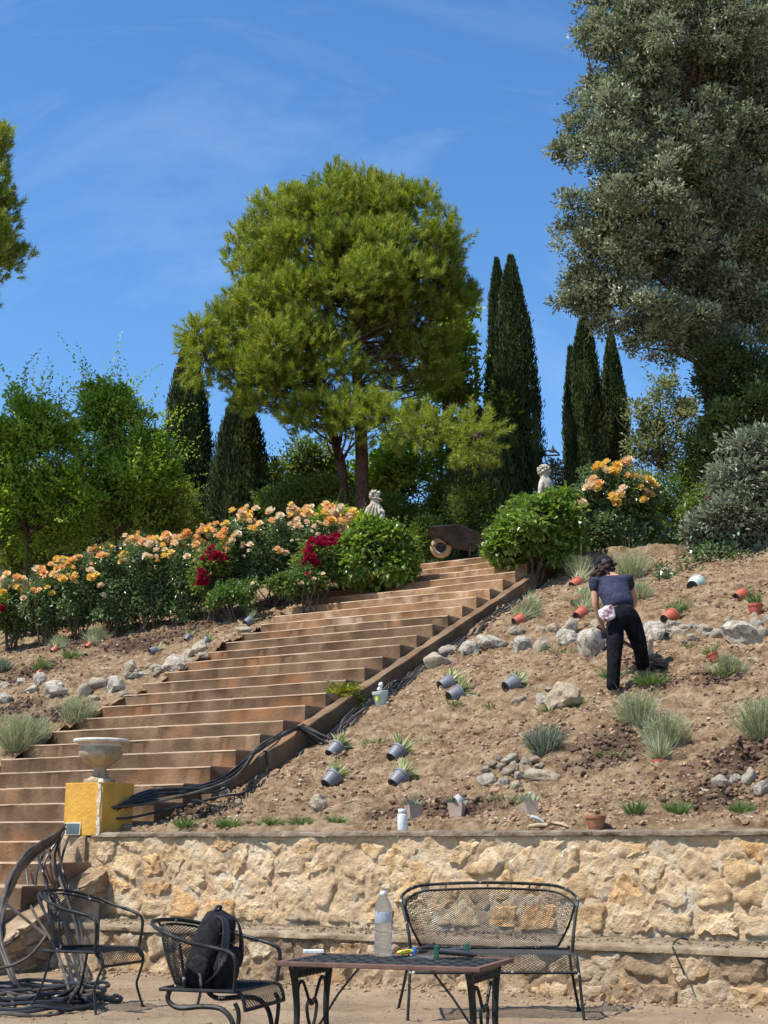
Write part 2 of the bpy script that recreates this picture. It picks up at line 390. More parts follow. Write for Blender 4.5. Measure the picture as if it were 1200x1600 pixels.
# plain water bottle
m, t = newmat('clear_plastic'); out = N(t, 'ShaderNodeOutputMaterial'); g = N(t, 'ShaderNodeBsdfPrincipled'); t.links.new(g.outputs[0], out.inputs[0])
g.inputs['Base Color'].default_value = (.93, .96, .97, 1); g.inputs['Roughness'].default_value = .06; g.inputs['Transmission Weight'].default_value = .93; g.inputs['IOR'].default_value = 1.25
bpn = N(t, 'ShaderNodeBump'); wv = N(t, 'ShaderNodeTexNoise'); wv.inputs['Scale'].default_value = 40; bpn.inputs['Distance'].default_value = .004; t.links.new(wv.outputs[0], bpn.inputs['Height']); t.links.new(bpn.outputs[0], g.inputs['Normal'])
M['bottle'] = m
m, t = newmat('bottle_label'); out = N(t, 'ShaderNodeOutputMaterial'); g = N(t, 'ShaderNodeBsdfPrincipled'); t.links.new(g.outputs[0], out.inputs[0])
tcn = N(t, 'ShaderNodeTexCoord'); vn = N(t, 'ShaderNodeTexNoise'); vn.inputs['Scale'].default_value = 24; rr = ramp(t, [(.42, (.36, .46, .54)), (.55, (.50, .56, .60)), (.65, (.16, .28, .46))]); t.links.new(tcn.outputs['Object'], vn.inputs[0]); t.links.new(vn.outputs[0], rr.inputs[0]); t.links.new(rr.outputs[0], g.inputs['Base Color']); g.inputs['Roughness'].default_value = .3; g.inputs['Alpha'].default_value = .55
M['bottle_label'] = m
# foliage
M['pine'] = foliage('pine_needles', [(0, (.055, .10, .014)), (.5, (.18, .25, .032)), (.85, (.34, .38, .065)), (1, (.42, .39, .11))], rough=.55, trans=.3)
M['cypress'] = foliage('cypress_scales', [(0, (.022, .042, .014)), (.6, (.055, .088, .024)), (1, (.12, .155, .045))], rough=.7, trans=.12)
M['oak'] = foliage('holm_oak_leaves', [(0, (.035, .050, .022)), (.35, (.12, .15, .080)), (.7, (.33, .37, .235)), (1, (.58, .60, .45))], rough=.5, trans=.14, spec=.3)
M['broad'] = foliage('bright_leaves', [(0, (.08, .145, .02)), (.5, (.21, .33, .045)), (1, (.43, .52, .13))], rough=.42, trans=.48)
M['broad_dark'] = foliage('mid_green_leaves', [(0, (.05, .095, .02)), (.5, (.125, .195, .04)), (1, (.26, .32, .09))], rough=.5, trans=.3)
M['ivy'] = foliage('ivy_leaves', [(0, (.04, .09, .016)), (.5, (.13, .225, .04)), (1, (.36, .44, .13))], rough=.3, trans=.3, spec=.6)
M['rose_leaf'] = foliage('rose_leaves', [(0, (.035, .07, .026)), (.5, (.10, .165, .06)), (1, (.30, .38, .18))], rough=.32, trans=.2, spec=.6)
M['silver'] = foliage('silver_leaves', [(0, (.06, .08, .05)), (.5, (.20, .24, .155)), (1, (.42, .46, .34))], rough=.5, trans=.15)
M['lavender'] = foliage('grey_green_stems', [(0, (.13, .16, .075)), (.5, (.34, .37, .20)), (1, (.60, .59, .38))], rough=.7, trans=.15)
M['tuft'] = foliage('green_tufts', [(0, (.04, .085, .02)), (.5, (.10, .18, .045)), (1, (.22, .30, .10))], rough=.5, trans=.25)
M['variegated'] = foliage('variegated_leaves', [(0, (.12, .17, .07)), (.5, (.34, .38, .16)), (1, (.62, .62, .36))], rough=.45, trans=.25)
M['yellowbush'] = foliage('yellow_green_leaves', [(0, (.07, .10, .015)), (.5, (.19, .22, .03)), (1, (.38, .38, .06))], rough=.4, trans=.3)
M['olive'] = foliage('pale_olive_leaves', [(0, (.09, .12, .045)), (.5, (.20, .24, .10)), (1, (.36, .38, .20))], rough=.5, trans=.3)
def petal(name, a, b):
    m, t = newmat(name); l = t.links.new
    out = N(t, 'ShaderNodeOutputMaterial'); p = N(t, 'ShaderNodeBsdfPrincipled'); oi = N(t, 'ShaderNodeObjectInfo')
    r = ramp(t, [(0, a), (1, b)]); l(oi.outputs['Random'], r.inputs[0]); l(r.outputs[0], p.inputs['Base Color']); p.inputs['Roughness'].default_value = .6
    tr = N(t, 'ShaderNodeBsdfTranslucent'); l(r.outputs[0], tr.inputs[0]); mx = N(t, 'ShaderNodeMixShader'); mx.inputs[0].default_value = .3
    l(p.outputs[0], mx.inputs[1]); l(tr.outputs[0], mx.inputs[2]); l(mx.outputs[0], out.inputs[0]); return m
M['rose_apricot'] = petal('apricot_petals', (.84, .43, .14), (.88, .66, .34))
M['rose_cream'] = petal('cream_petals', (.82, .58, .36), (.84, .72, .52))
M['rose_yellow'] = petal('yellow_petals', (.82, .50, .08), (.86, .66, .20))
M['rose_red'] = petal('crimson_petals', (.30, .008, .035), (.46, .015, .07))
from mathutils import geometry
# ============================================================ SETTING
def grid(name, s0, s1, q0, q1, step, zf, mat, tintf=None, world=False, kind='structure', stretch=None):
    ns = max(2, int((s1 - s0) / step) + 1); nq = max(2, int((q1 - q0) / step) + 1)
    S, Q = np.meshgrid(np.linspace(s0, s1, ns), np.linspace(q0, q1, nq), indexing='ij')
    Z = zf(S, Q)
    if world: X, Y = S, Q
    else:
        X = O[0] + S * U[0] + Q * W[0]; Y = O[1] + S * U[1] + Q * W[1]
    V = np.stack([X.ravel(), Y.ravel(), Z.ravel()], 1)
    i, j = np.meshgrid(np.arange(ns - 1), np.arange(nq - 1), indexing='ij')
    a = (i * nq + j).ravel(); F = np.stack([a, a + 1, a + nq + 1, a + nq], 1)
    if world: F = F[:, ::-1]
    me = npmesh(name, V, F[:, ::-1], mat, True, tintf(S, Q).ravel() if tintf is not None else np.zeros(len(V)))
    return tag(link(name, me), kind=kind)
# far ground sheet, patio
grid('ground', -400, 400, -400, 400, 40, lambda x, y: -0.05 + 0 * x, M['patio'], world=True)
def patio_z(x, y):
    s, q = tosq(x, y)
    pile = 0.05 * np.clip(1 - np.abs(s + DL + .02) / .28, 0, 1) * (0.6 + vnoise(q * 3, s, 5))
    return 0.022 * fbm(x, y, 3, 3, 2) + 0.012 * fbm(x, y, 22, 2, 8, .7) + pile + .005
grid('patio', -6, 6, 1.0, 8.0, .12, patio_z, M['patio'], world=True)
grid('patio', -5.5, 5.5, 8.0, 15.5, .03, patio_z, M['patio'], world=True)

# freshly dug dark patches (pixel, radius in m)
dug = []
for px, py, r in [(965, 1165, .42), (940, 1190, .35), (1160, 1195, .45), (1190, 1180, .5), (860, 1155, .18), (225, 1005, .7), (120, 1010, .6), (300, 985, .5), (60, 1050, .45),
                  (520, 940, .3), (340, 950, .25), (1120, 1065, .22), (1030, 1068, .3), (640, 1270, .3), (720, 1268, .25), (290, 1280, .3), (85, 1120, .4), (25, 1110, .35), (1110, 1250, .35), (1000, 1040, .2)]:
    p = ground(px, py); s, q = tosq(p.x, p.y); dug.append((s, q, r))
def dug_tint(S, Q):
    T = np.zeros_like(S); n = vnoise(S * 5, Q * 5, 77) * .9 + vnoise(S * 17, Q * 17, 78) * .7
    for s, q, r in dug:
        d = np.hypot(S - s, (Q - q) * .8) / r
        T = np.maximum(T, np.clip(1.25 - d + n, 0, 1) * .95)
    return T * .9
def bank_dug(S, Q):
    z = bank_fine(S, Q)
    for s, q, r in dug:
        d = np.hypot(S - s, Q - q) / r
        z = z + np.clip(1 - d, 0, 1) * (0.16 * fbm(S, Q, 9, 2, 51) + .02)
    return z
QR = Q0 + .14                                  # right of the side curb
right = grid('hillside', 0.16, S_TOP + .5, QR, 3.2, .032, bank_dug, M['soil'], dug_tint)
grid('hillside', 0.16, S_TOP + .5, 3.2, 16, .16, bank_dug, M['soil'], dug_tint)
QLft = Q0 - WID + .03
left = grid('hillside', 0.6, S_TOP + .5, -16.5, QLft, .036, bank_dug, M['soil'], dug_tint)
grid('hillside', -4.4, 0.6, -16.5, QLft, .08, bank_dug, M['soil'], dug_tint)
grid('hillside', -4.4, S_TOP + .5, -30, -16.5, .3, bank_dug, M['soil'], dug_tint)
plat = lambda S, Q: np.maximum(Z0 + 21 * RISE - .14 + (S - S_TOP) * 0.035, 0) + .05 * fbm(S, Q, .8, 3, 3) + np.clip(S - 60, 0, 400) * .09
grid('plateau', S_TOP + .42, 26, -26, 22, .3, plat, M['soil'])
grid('plateau', 26, 140, -90, 110, 3, plat, M['soil'])

# distant wooded hill
def hill_z(x, y):
    r = 31 * np.exp(-((x + 20) / 55) ** 2) * np.exp(-((y - 150) / 34) ** 2)
    lump = np.abs(fbm(x, y, .25, 4, 61, .6)) * 3.5
    return 8 + r + lump * np.clip(r / 10, 0, 1)
M['forest'] = surf('far_forest', [(.3, (.03, .05, .03)), (.6, (.06, .09, .045)), (.8, (.10, .13, .07))], scale=.5, detail=12, rough=1, spec=.05, bumps=((1.2, .6),), coord='World')
grid('wooded_hill', -150, 130, 95, 220, 1.3, hill_z, M['forest'], world=True)

# ------------------------------------------------------------ rubble walls
def clip_poly(P, n, d):
    out = []
    for i in range(len(P)):
        a, b = P[i], P[(i + 1) % len(P)]; da = a @ n - d; db = b @ n - d
        if da <= 0: out.append(a)
        if da * db < 0: out.append(a + (b - a) * (da / (da - db)))
    return out
def rubble(parent, q0, q1, z0, z1, dq, dz, mats, face, bulge=.045, seed=1, gap=.012, ncut=300):
    r = np.random.default_rng(seed); pts = []
    row = 0; z = z0 + dz / 2
    while z < z1 + dz * .3:
        q = q0 + (row % 2) * dq / 2 + r.uniform(-.1, .1)
        while q < q1 + dq:
            pts.append((q + r.uniform(-.3, .3) * dq, z + r.uniform(-.32, .32) * dz)); q += dq * r.uniform(.6, 1.45)
        z += dz; row += 1
    pts = np.array(pts)
    for i, c in enumerate(pts):
        if not (q0 < c[0] < q1 and z0 < c[1] < z1): continue
        P = [np.array(v, float) for v in ((q0, z0), (q1, z0), (q1, z1), (q0, z1))]
        dd = np.hypot(*(pts - c).T); near = np.argsort(dd)[1:14]
        for j in near:
            n = pts[j] - c; L_ = np.hypot(*n); n = n / L_
            P = clip_poly(P, n, n @ (pts[j] + c) / 2 - gap * r.uniform(-.6, 1.2))
            if len(P) < 3: break
        if len(P) < 3: continue
        P = np.array(P); cen = P.mean(0)
        if min(np.ptp(P[:, 0]), np.ptp(P[:, 1])) < .05: continue
        seg = np.roll(P, -1, 0) - P; ln = np.hypot(*seg.T); tot = ln.sum(); m = max(14, int(tot / .045)); B = []
        for k in range(m):
            t = tot * k / m; j = 0
            while t > ln[j]: t -= ln[j]; j = (j + 1) % len(P)
            B.append(P[j] + seg[j] * t / ln[j])
        B = np.array(B); B = cen + (B - cen) * (1 + r.uniform(-.07, .05, (m, 1)))
        ins = []; x0_, y0_ = B.min(0); x1_, y1_ = B.max(0); st_ = .034; yy = y0_; rw = 0
        while yy < y1_:
            xx = x0_ + (rw % 2) * st_ / 2
            while xx < x1_:
                ins.append((xx + r.uniform(-.35, .35) * st_, yy + r.uniform(-.35, .35) * st_)); xx += st_
            yy += st_ * .87; rw += 1
        ins = np.array(ins)
        # signed distance to outline
        A_ = B; C_ = np.roll(B, -1, 0); d_ = C_ - A_
        t_ = np.clip(((ins[:, None] - A_) * d_).sum(-1) / (d_ ** 2).sum(-1), 0, 1); near_ = A_ + d_ * t_[..., None]
        dist = np.sqrt(((ins[:, None] - near_) ** 2).sum(-1)).min(1)
        inside = np.zeros(len(ins), bool)
        for (ax_, ay_), (cx_, cy_) in zip(A_, C_):
            c_ = ((ay_ > ins[:, 1]) != (cy_ > ins[:, 1])) & (ins[:, 0] < (cx_ - ax_) * (ins[:, 1] - ay_) / (cy_ - ay_ + 1e-12) + ax_); inside ^= c_
        ok = inside & (dist > .012); ins = ins[ok]; dist = dist[ok]
        allp = [Vector(v) for v in B] + [Vector(v) for v in ins]; edges = [(k, (k + 1) % m) for k in range(m)]
        vo, eo, fo, ov, oe, of = geometry.delaunay_2d_cdt(allp, edges, [], 1, 1e-5)
        h = bulge * r.uniform(.15, 1.3); tilt = r.uniform(-1, 1, 2) * .16; ox, oz = r.uniform(0, 50, 2); V = []
        for k, v in enumerate(vo):
            src = ov[k][0] if ov[k] else 0; dd_ = 0 if src < m else dist[src - m]
            e = min(1, dd_ / .035); e = e * (2 - e); x_, z_ = v.x, v.y
            n_ = .017 * abs(float(fbm(x_ + ox, z_ + oz, 5, 4, 4, .6))) + .015 * float(fbm(x_ + ox, z_ + oz, 21, 2, 6, .7))
            V.append((x_, -.03 if src < m else h * e + (tilt[0] * (x_ - cen[0]) + tilt[1] * (z_ - cen[1])) * .6 + n_ * (.5 + e), z_))
        V3 = [face(a, b_, c_) for a, b_, c_ in V]; F = [tuple(f) for f in fo]
        if not F: continue
        v0, v1, v2 = [Vector(V3[i_]) for i_ in F[0][:3]]
        me = bpy.data.meshes.new('stone'); me.from_pydata([tuple(v) for v in V3], [], F); me.materials.append(mats[r.integers(len(mats))])
        me.polygons.foreach_set('use_smooth', [bool(r.random() < .35)] * len(F))
        link('stone', me, parent)
def backing(name, parent, q0, q1, z0, z1, face, mat, amp=.024, step=.02, seed=0):
    a = np.linspace(q0, q1, int((q1 - q0) / step)); b = np.linspace(z0, z1, max(2, int((z1 - z0) / step)))
    A, B = np.meshgrid(a, b, indexing='ij')
    D = amp * (fbm(A, B, 5, 4, 40 + seed, .6) * 1.1 + .8 * np.abs(fbm(A, B, 15, 3, 44 + seed, .65)) + .5 * fbm(A, B, 34, 2, 47 + seed, .8))
    V = np.array([face(x, d, y) for x, d, y in zip(A.ravel(), D.ravel(), B.ravel())])
    nb = len(b); i, j = np.meshgrid(np.arange(len(a) - 1), np.arange(nb - 1), indexing='ij'); k = (i * nb + j).ravel()
    F = np.stack([k, k + nb, k + nb + 1, k + 1], 1)
    return link(name, npmesh(name, V, F, mat, True), parent)
def wface(s_face):
    def f(q, out, z):
        p = O + (s_face - out) * U + q * W; return (p[0], p[1], z)
    return f
QE = 9.0
uw = empty('retaining_wall', sq(0, -1, 0), 'upper rubble limestone retaining wall holding back the planted slope', 'stone wall')
uw.location = (0, 0, 0)
backing('mortar', uw, Q0 - .05, QE, HL - .02, HW - .045, wface(0.0), M['mortar'])
rubble(uw, Q0 - .02, 4.2, HL + .0, HW - .06, .31, .19, [M['stone'], M['stone'], M['mortar']], wface(0.0), .014, 3, gap=.009)
b = MB()
def sbox(b, s0, s1, q0, q1, z0, z1):
    p = [sq(s, q, z) for s in (s0, s1) for q in (q0, q1) for z in (z0, z1)]
    b.add(p, [(0, 1, 3, 2), (4, 6, 7, 5), (0, 4, 5, 1), (2, 3, 7, 6), (0, 2, 6, 4), (1, 5, 7, 3)])
sbox(b, .03, .30, Q0 - .045, QE, .1, HW - .05); b.build('wall_body', M['mortar'], uw)
def capstrip(parent, s0, s1, q0, q1, zt, th, mat, name='coping', seed=0, step=.04):
    """irregular cast strip: top + front edge"""
    qs = np.arange(q0, q1, step); prof = []
    for s_, z_ in ((s0, zt - th), (s0 - .004, zt - th * .35), (s0 + .012, zt - .004), (s0 + .05, zt), ((s0 + s1) / 2, zt), (s1, zt), (s1, zt - th)):
        prof.append((s_, z_))
    V = []
    for q in qs:
        for i, (s_, z_) in enumerate(prof):
            n = float(vnoise(q * 6, i * 3.3 + seed, 71)) * .024 + float(vnoise(q * 19, i * 5.1, 72)) * .018 - max(0, float(vnoise(q * 3.1, seed + 2.2, 73)) - .28) * .12
            p = O + (s_ + (n if i < 4 else 0)) * U + q * W; V.append((p[0], p[1], z_ + (n * .6 if 1 < i < 6 else 0)))
    m = len(prof); F = []
    for i in range(len(qs) - 1):
        for k in range(m - 1): F.append((i * m + k, (i + 1) * m + k, (i + 1) * m + k + 1, i * m + k + 1))
    return link(name, npmesh(name, V, F, mat, True), parent)
capstrip(uw, -.03, .22, Q0 + .02, QE, HW, .042, M['coping'])

lw = empty('retaining_wall', (0, 0, 0), 'low lower tier of the rubble wall, with a dusty ledge behind the iron bench', 'stone wall')
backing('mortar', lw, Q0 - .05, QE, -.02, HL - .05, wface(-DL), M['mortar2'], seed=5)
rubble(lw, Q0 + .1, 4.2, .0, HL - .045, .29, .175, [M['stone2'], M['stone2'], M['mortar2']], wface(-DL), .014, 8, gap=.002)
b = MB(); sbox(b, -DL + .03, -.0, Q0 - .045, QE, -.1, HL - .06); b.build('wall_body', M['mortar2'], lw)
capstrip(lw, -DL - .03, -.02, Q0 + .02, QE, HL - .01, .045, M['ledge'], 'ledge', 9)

# ------------------------------------------------------------ staircase
st = empty('staircase', (0, 0, 0), 'long flight of worn brown concrete steps climbing the planted hillside', 'stairs')
QS = np.arange(Q0 - WID, Q0 + .001, .05); QS[-1] = Q0
for k in range(-8, 22):
    s_, z_ = S0 + k * TREAD, Z0 + k * RISE
    ql = Q0 - WID - (2.0 if k < 1 else 0); qs = np.linspace(ql, Q0, int((Q0 - ql) / .05))
    jl = random.uniform(-.05, .05); V = []
    prof = [(s_ + .0, z_ - RISE - .05), (s_, z_ - .020), (s_ - .003, z_ - .013), (s_ + .010, z_ - .001), (s_ + .06, z_), (s_ + TREAD + .06, z_)]
    if k == 21: prof[-1] = (s_ + 1.4, z_)
    m = len(prof)
    for q in qs:
        for i, (a, c) in enumerate(prof):
            n = float(vnoise(q * 5, k * 7.7 + i, 81)) * .012 + float(vnoise(q * 19, k * 3.1 + i, 82)) * .007
            chip = max(0, float(vnoise(q * 9, k * 11.3, 83)) - .33) * .10 if i in (2, 3) else 0
            qq = q + (jl if (q == qs[0]) else 0)
            p = O + (a + n * .8 + chip) * U + qq * W; V.append((p[0], p[1], c + (n * .5 if i > 1 else 0) - chip * .3 + .016 * float(vnoise(q * .8, k * 1.7, 84))))
    F = []
    for i in range(len(qs) - 1):
        for j in range(m - 1): F.append((i * m + j, (i + 1) * m + j, (i + 1) * m + j + 1, i * m + j + 1))
    # end caps
    for e, base in ((0, 0), (1, (len(qs) - 1) * m)):
        lo1 = O + (s_ + TREAD + .06) * U + (qs[-1] if e else qs[0] + jl) * W
        V.append((lo1[0], lo1[1], z_ - RISE - .05)); idx = [base + j for j in range(m)] + [len(V) - 1]
        F.append(tuple(idx if e else idx[::-1]))
    me = bpy.data.meshes.new('step'); me.from_pydata(V, [], F)
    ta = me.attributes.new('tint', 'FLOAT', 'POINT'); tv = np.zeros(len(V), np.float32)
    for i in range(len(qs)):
        g = (.75 + .5 * float(vnoise(qs[i] * 8, k * 5.5, 85))) * (.42 if k > 13 else .62); tv[i * m + 3] = g; tv[i * m + 2] = g * .7; tv[i * m + 4] = g * .6; tv[i * m + 5] = .35  # nosing tinted paler: worn edge, plus the sunlit line painted in
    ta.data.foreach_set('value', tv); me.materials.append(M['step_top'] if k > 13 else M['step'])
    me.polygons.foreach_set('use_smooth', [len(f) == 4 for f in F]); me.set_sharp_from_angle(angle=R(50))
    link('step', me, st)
# fill under the flight so no gap shows
b = MB()
for k in range(-8, 21, 1):
    sbox(b, S0 + k * TREAD + .03, S0 + (k + 1) * TREAD + .03, Q0 - WID + .02, Q0 - .015, max(-.05, Z0 + (k - 3) * RISE), Z0 + k * RISE - .03)
b.build('stair_core', M['step'], st)
# sloping side curb
def slab_run(name, s0, s1, q0, q1, zf, th, mat, parent, step=.12, amp=.012):
    ss = np.arange(s0, s1, step); V = []
    for s in ss:
        for q, dz in ((q0, -th), (q0, 0), ((q0 + q1) / 2, .004), (q1, -.004), (q1 + .004, -.02), (q1, -th)):
            n = float(vnoise(s * 4, q * 9 + dz * 30, 91)) * amp * 2
            p = O + s * U + (q + n * .6) * W; V.append((p[0], p[1], zf(s) + dz + n))
    m = 6; F = []
    for i in range(len(ss) - 1):
        for j in range(m - 1): F.append((i * m + j, i * m + j + 1, (i + 1) * m + j + 1, (i + 1) * m + j))
    F.append(tuple(range(m))); F.append(tuple((len(ss) - 1) * m + j for j in range(m))[::-1])
    me = bpy.data.meshes.new(name); me.from_pydata(V, [], F); me.materials.append(mat)
    return link(name, me, parent)
nosf = lambda s: Z0 + (s - S0) * RISE / TREAD
slab_run('side_curb', S0 + .25, S_TOP + .55, Q0 + .008, Q0 + .15, lambda s: nosf(s) - .170, .5, M['step'], st)
# flank of the lowest steps: rough stone cheek with sloping cap
fw = empty('flank_wall', (0, 0, 0), 'rough stone cheek wall beside the lowest steps, in shade behind the black chair', 'stone wall')
def fface(q_face):
    def f(a, out, z):
        p = O + (-a) * U + (q_face + out) * W; return (p[0], p[1], z)
    return f
b = MB()
ss = np.linspace(-3.3, -.02, 12)
V = []
for s in ss:
    zt = max(.02, nosf(s) - RISE - .03)
    for q, z in ((Q0 + .01, -.05), (Q0 + .01, zt), (Q0 + .20, zt - .03), (Q0 + .22, -.05)): V.append(sq(s, q, z))
F = []
for i in range(len(ss) - 1):
    for j in range(3): F.append((i * 4 + j, i * 4 + j + 1, (i + 1) * 4 + j + 1, (i + 1) * 4 + j))
F += [(0, 1, 2, 3), tuple((len(ss) - 1) * 4 + j for j in (3, 2, 1, 0))]
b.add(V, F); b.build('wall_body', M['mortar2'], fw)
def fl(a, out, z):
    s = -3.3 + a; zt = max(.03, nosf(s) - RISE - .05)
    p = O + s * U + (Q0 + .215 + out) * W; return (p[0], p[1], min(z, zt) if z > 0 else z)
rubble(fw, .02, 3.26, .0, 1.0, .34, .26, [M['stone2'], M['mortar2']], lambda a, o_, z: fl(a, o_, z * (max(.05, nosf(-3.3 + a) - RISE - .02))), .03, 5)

# ------------------------------------------------------------ rocks
def rock_mesh(seed, sub=2, flat_=.0):
    bm = bmesh.new(); bmesh.ops.create_icosphere(bm, subdivisions=sub, radius=.5)
    r = random.Random(seed); off = Vector((r.uniform(0, 90), r.uniform(0, 90), r.uniform(0, 90)))
    planes = []
    for _ in range(9):
        n = Vector((r.gauss(0, 1), r.gauss(0, 1), r.gauss(0, 1))).normalized(); planes.append((n, r.uniform(.27, .44)))
    for v in bm.verts:
        for n, d in planes:
            k = v.co.dot(n)
            if k > d: v.co -= n * (k - d) * .92
        v.co += v.co.normalized() * (mnoise.fractal(v.co * 2.6 + off, 1.0, 2.0, 4) * .11)
    me = bpy.data.meshes.new('rock'); bm.to_mesh(me); bm.free(); return me
RM = []
for i in range(12):
    a = rock_mesh(i, 3); b_ = a.copy(); a.materials.append(M['rock']); b_.materials.append(M['rock_grey'])
    for q_ in (a, b_):
        q_.polygons.foreach_set('use_smooth', [i % 3 == 0] * len(q_.polygons))
    RM.append((a, b_))
def rock(px, py, wpx, hpx, grey=0, label=None, group=None, depth=.9, sink=.22, seed=None, name='rock'):
    p = ground(px, py + hpx * .35); m = mpp(p); r = random.Random(int(px * 7 + py))
    i = r.randrange(12) if seed is None else seed
    o = link(name, RM[i][grey]); sx, sz = wpx * m * 1.05, hpx * m * 1.25
    o.scale = (sx, (sx + sz) / 2 * depth, sz); o.rotation_euler = (r.uniform(-.25, .25), r.uniform(-.2, .2), r.uniform(-.5, .5) + (PI if r.random() < .5 else 0))
    o.location = (p.x, p.y + sz * .12, p.z + sz * (.5 - sink))
    return tag(o, label, 'rock', group)
GR = 'limestone rocks in the row across the right hand slope'
for a in [(683, 1034, 44, 26, 0, 'cream limestone block at the left end of the stone row, beside the hoses'), (700, 1016, 30, 18, 0, 'small cream stone above the first block of the right row'),
          (734, 1016, 38, 26, 1, 'dark grey pitted rock third from the left in the right row'), (772, 1003, 52, 26, 1, 'wide flat grey rock with pale top edge in the right row'),
          (812, 1008, 40, 26, 1, 'rounded grey rock left of the white one in the right row'), (846, 1010, 26, 32, 0, 'upright white rock with dark hollow in the right row'),
          (886, 998, 34, 26, 1, 'grey rock with triangular shaded face under the terracotta pots'), (865, 984, 24, 18, 0, 'small white stone above the triangular grey rock'),
          (892, 978, 26, 22, 0, 'light grey stone next to the lowest terracotta pot'), (922, 1006, 50, 48, 1, 'largest mottled grey boulder touching the gardener on the left'),
          (810, 986, 32, 14, 0, 'low tan stone set back above the right row'), (846, 984, 18, 12, 0, 'little white stone between the tan stone and the grey row'),
          (933, 978, 22, 20, 0, 'white stone just left of the glove of the gardener'), (1024, 990, 40, 34, 1, 'weathered grey rock below the terracotta pot at the right'),
          (1163, 990, 66, 46, 1, 'big jagged grey boulder at the right end of the row'), (1058, 986, 22, 14, 0, 'orange tinted small stone right of the weathered rock'),
          (1098, 983, 36, 15, 0, 'pale flat stone in the middle of the rubble line at right'), (1085, 996, 26, 10, 0, 'thin white slab lying in front of the rubble line'),
          (1124, 992, 22, 20, 0, 'white chunk just left of the big jagged boulder'), (880, 1091, 62, 44, 0, 'big triangular cream boulder alone below the gardener'),
          (850, 1094, 24, 26, 0, 'smaller cream stone leaning on the big triangular boulder'),
          (850, 1213, 58, 24, 0, 'wide pale slab rock at the right of the heap above the wall'), (764, 1221, 38, 22, 1, 'grey pitted rock at the left of the heap above the wall'),
          (788, 1224, 22, 18, 1, 'small grey rock beside the pitted one in the heap'), (810, 1230, 26, 18, 0, 'orange square stone at the front of the heap'),
          (1130, 1224, 36, 22, 0, 'rounded tan rock half buried at lower right'), (1150, 1219, 20, 20, 1, 'little grey angular rock beside the half buried tan rock'),
          (1100, 1240, 50, 18, 0, 'low tan rock in front of the half buried one'), (1172, 1216, 22, 30, 0, 'hollow pale rock in the dug soil at the far lower right'),
          (1192, 1232, 24, 30, 1, 'brown grey rock at the right frame edge above the wall'), (499, 1256, 32, 26, 0, 'tan boulder half buried near the wall left of the white stone', ), (551, 1254, 28, 12, 0, 'flat white stone lying alone below the grey pots'),
          (348, 1238, 24, 22, 0, 'pale rock under the loose black hose near the pedestal'), (372, 1256, 16, 18, 0, 'small white rock right of the one under the hose'),
          (272, 1037, 44, 28, 0, 'large white speckled rock at the top left of the stairs row'), (311, 1013, 26, 22, 0, 'rounded cream stone highest in the left row by the steps'),
          (294, 1024, 18, 24, 0, 'pointed white stone beside the rounded cream one'), (205, 1044, 24, 22, 0, 'pinkish broken stone above the left row'), (246, 1046, 26, 14, 0, 'low white stone left of the large speckled rock'),
          (83, 1080, 44, 30, 1, 'wedge shaped grey white rock in the left row'), (61, 1063, 26, 22, 0, 'round white stone above the wedge shaped rock'), (33, 1066, 24, 12, 0, 'small pale stone left of the round white one'),
          (48, 1078, 32, 12, 0, 'long flat white stone in the left row'), (155, 1070, 34, 22, 0, 'white topped rock in the left row near the shrub'), (178, 1074, 32, 32, 1, 'dark hollow grey rock in the left row near the steps'),
          (130, 1080, 24, 26, 0, 'tan leaning stone behind the grey shrub in the left row'), (8, 1090, 26, 22, 1, 'grey rock cut by the left edge of the picture'), (6, 1072, 24, 12, 0, 'orange tan stone at the left edge'),
          (145, 1092, 22, 12, 0, 'small white stone in front of the dark hollow rock'), (383, 985, 34, 10, 0, 'flat grey slab stone lying against the step edge'), (318, 1024, 18, 12, 0, 'small white block touching the step end'),
          (215, 1056, 40, 14, 1, 'low brownish rock between the two parts of the left row'), (193, 1085, 22, 14, 0, 'small grey white shard beside the step end')]:
    rock(*a[:6], group=None)
G2 = 'small stones of the heap above the wall'
for px, py, w_, h_ in [(798, 1190, 28, 14), (770, 1198, 16, 12), (784, 1203, 14, 12), (793, 1212, 20, 14), (806, 1205, 20, 18), (812, 1216, 18, 12), (822, 1195, 16, 14), (836, 1191, 16, 12), (826, 1205, 14, 12), (853, 1193, 12, 8), (758, 1205, 18, 9), (780, 1187, 16, 8), (843, 1200, 18, 8)]:
    rock(px, py, w_, h_, 0, 'small cream stone piled in the heap between the two bigger rocks', G2, sink=-.05)
G3 = 'small stones of the rubble line at right'
for i in range(26):
    px = random.uniform(1045, 1140); py = 984 + random.uniform(-10, 12) - (px - 1045) * .05
    rock(px, py, random.uniform(9, 20), random.uniform(6, 12), 0, 'little pale stone in the rubble line left of the jagged boulder', G3)
for px, py, w_, h_ in [(1185, 975, 22, 26), (1194, 990, 18, 22), (1178, 962, 14, 10), (1140, 968, 14, 10), (1198, 968, 14, 14)]:
    rock(px, py, w_, h_, 0, 'pale stone stacked around the jagged boulder at the right edge', 'stones round the jagged boulder')
G4 = 'small stones beside the cream boulder'
for px, py, w_, h_ in [(806, 1096, 16, 10), (818, 1092, 12, 9), (828, 1084, 10, 8), (839, 1076, 14, 8), (858, 1077, 16, 8), (820, 1099, 10, 6), (1070, 1003, 10, 6)]:
    rock(px, py, w_, h_, 0, 'small tan stone scattered left of the big triangular boulder', G4)
G5 = 'small stones of the left row'
for i in range(24):
    t_ = random.random(); px = 15 + t_ * 300; py = 1092 - t_ * 62 + random.uniform(-9, 10)
    if px > 185 and py > 1118 - px * .25: continue
    rock(px, py, random.uniform(9, 19), random.uniform(6, 11), 0, 'small pale stone among the bigger rocks of the left row', G5)
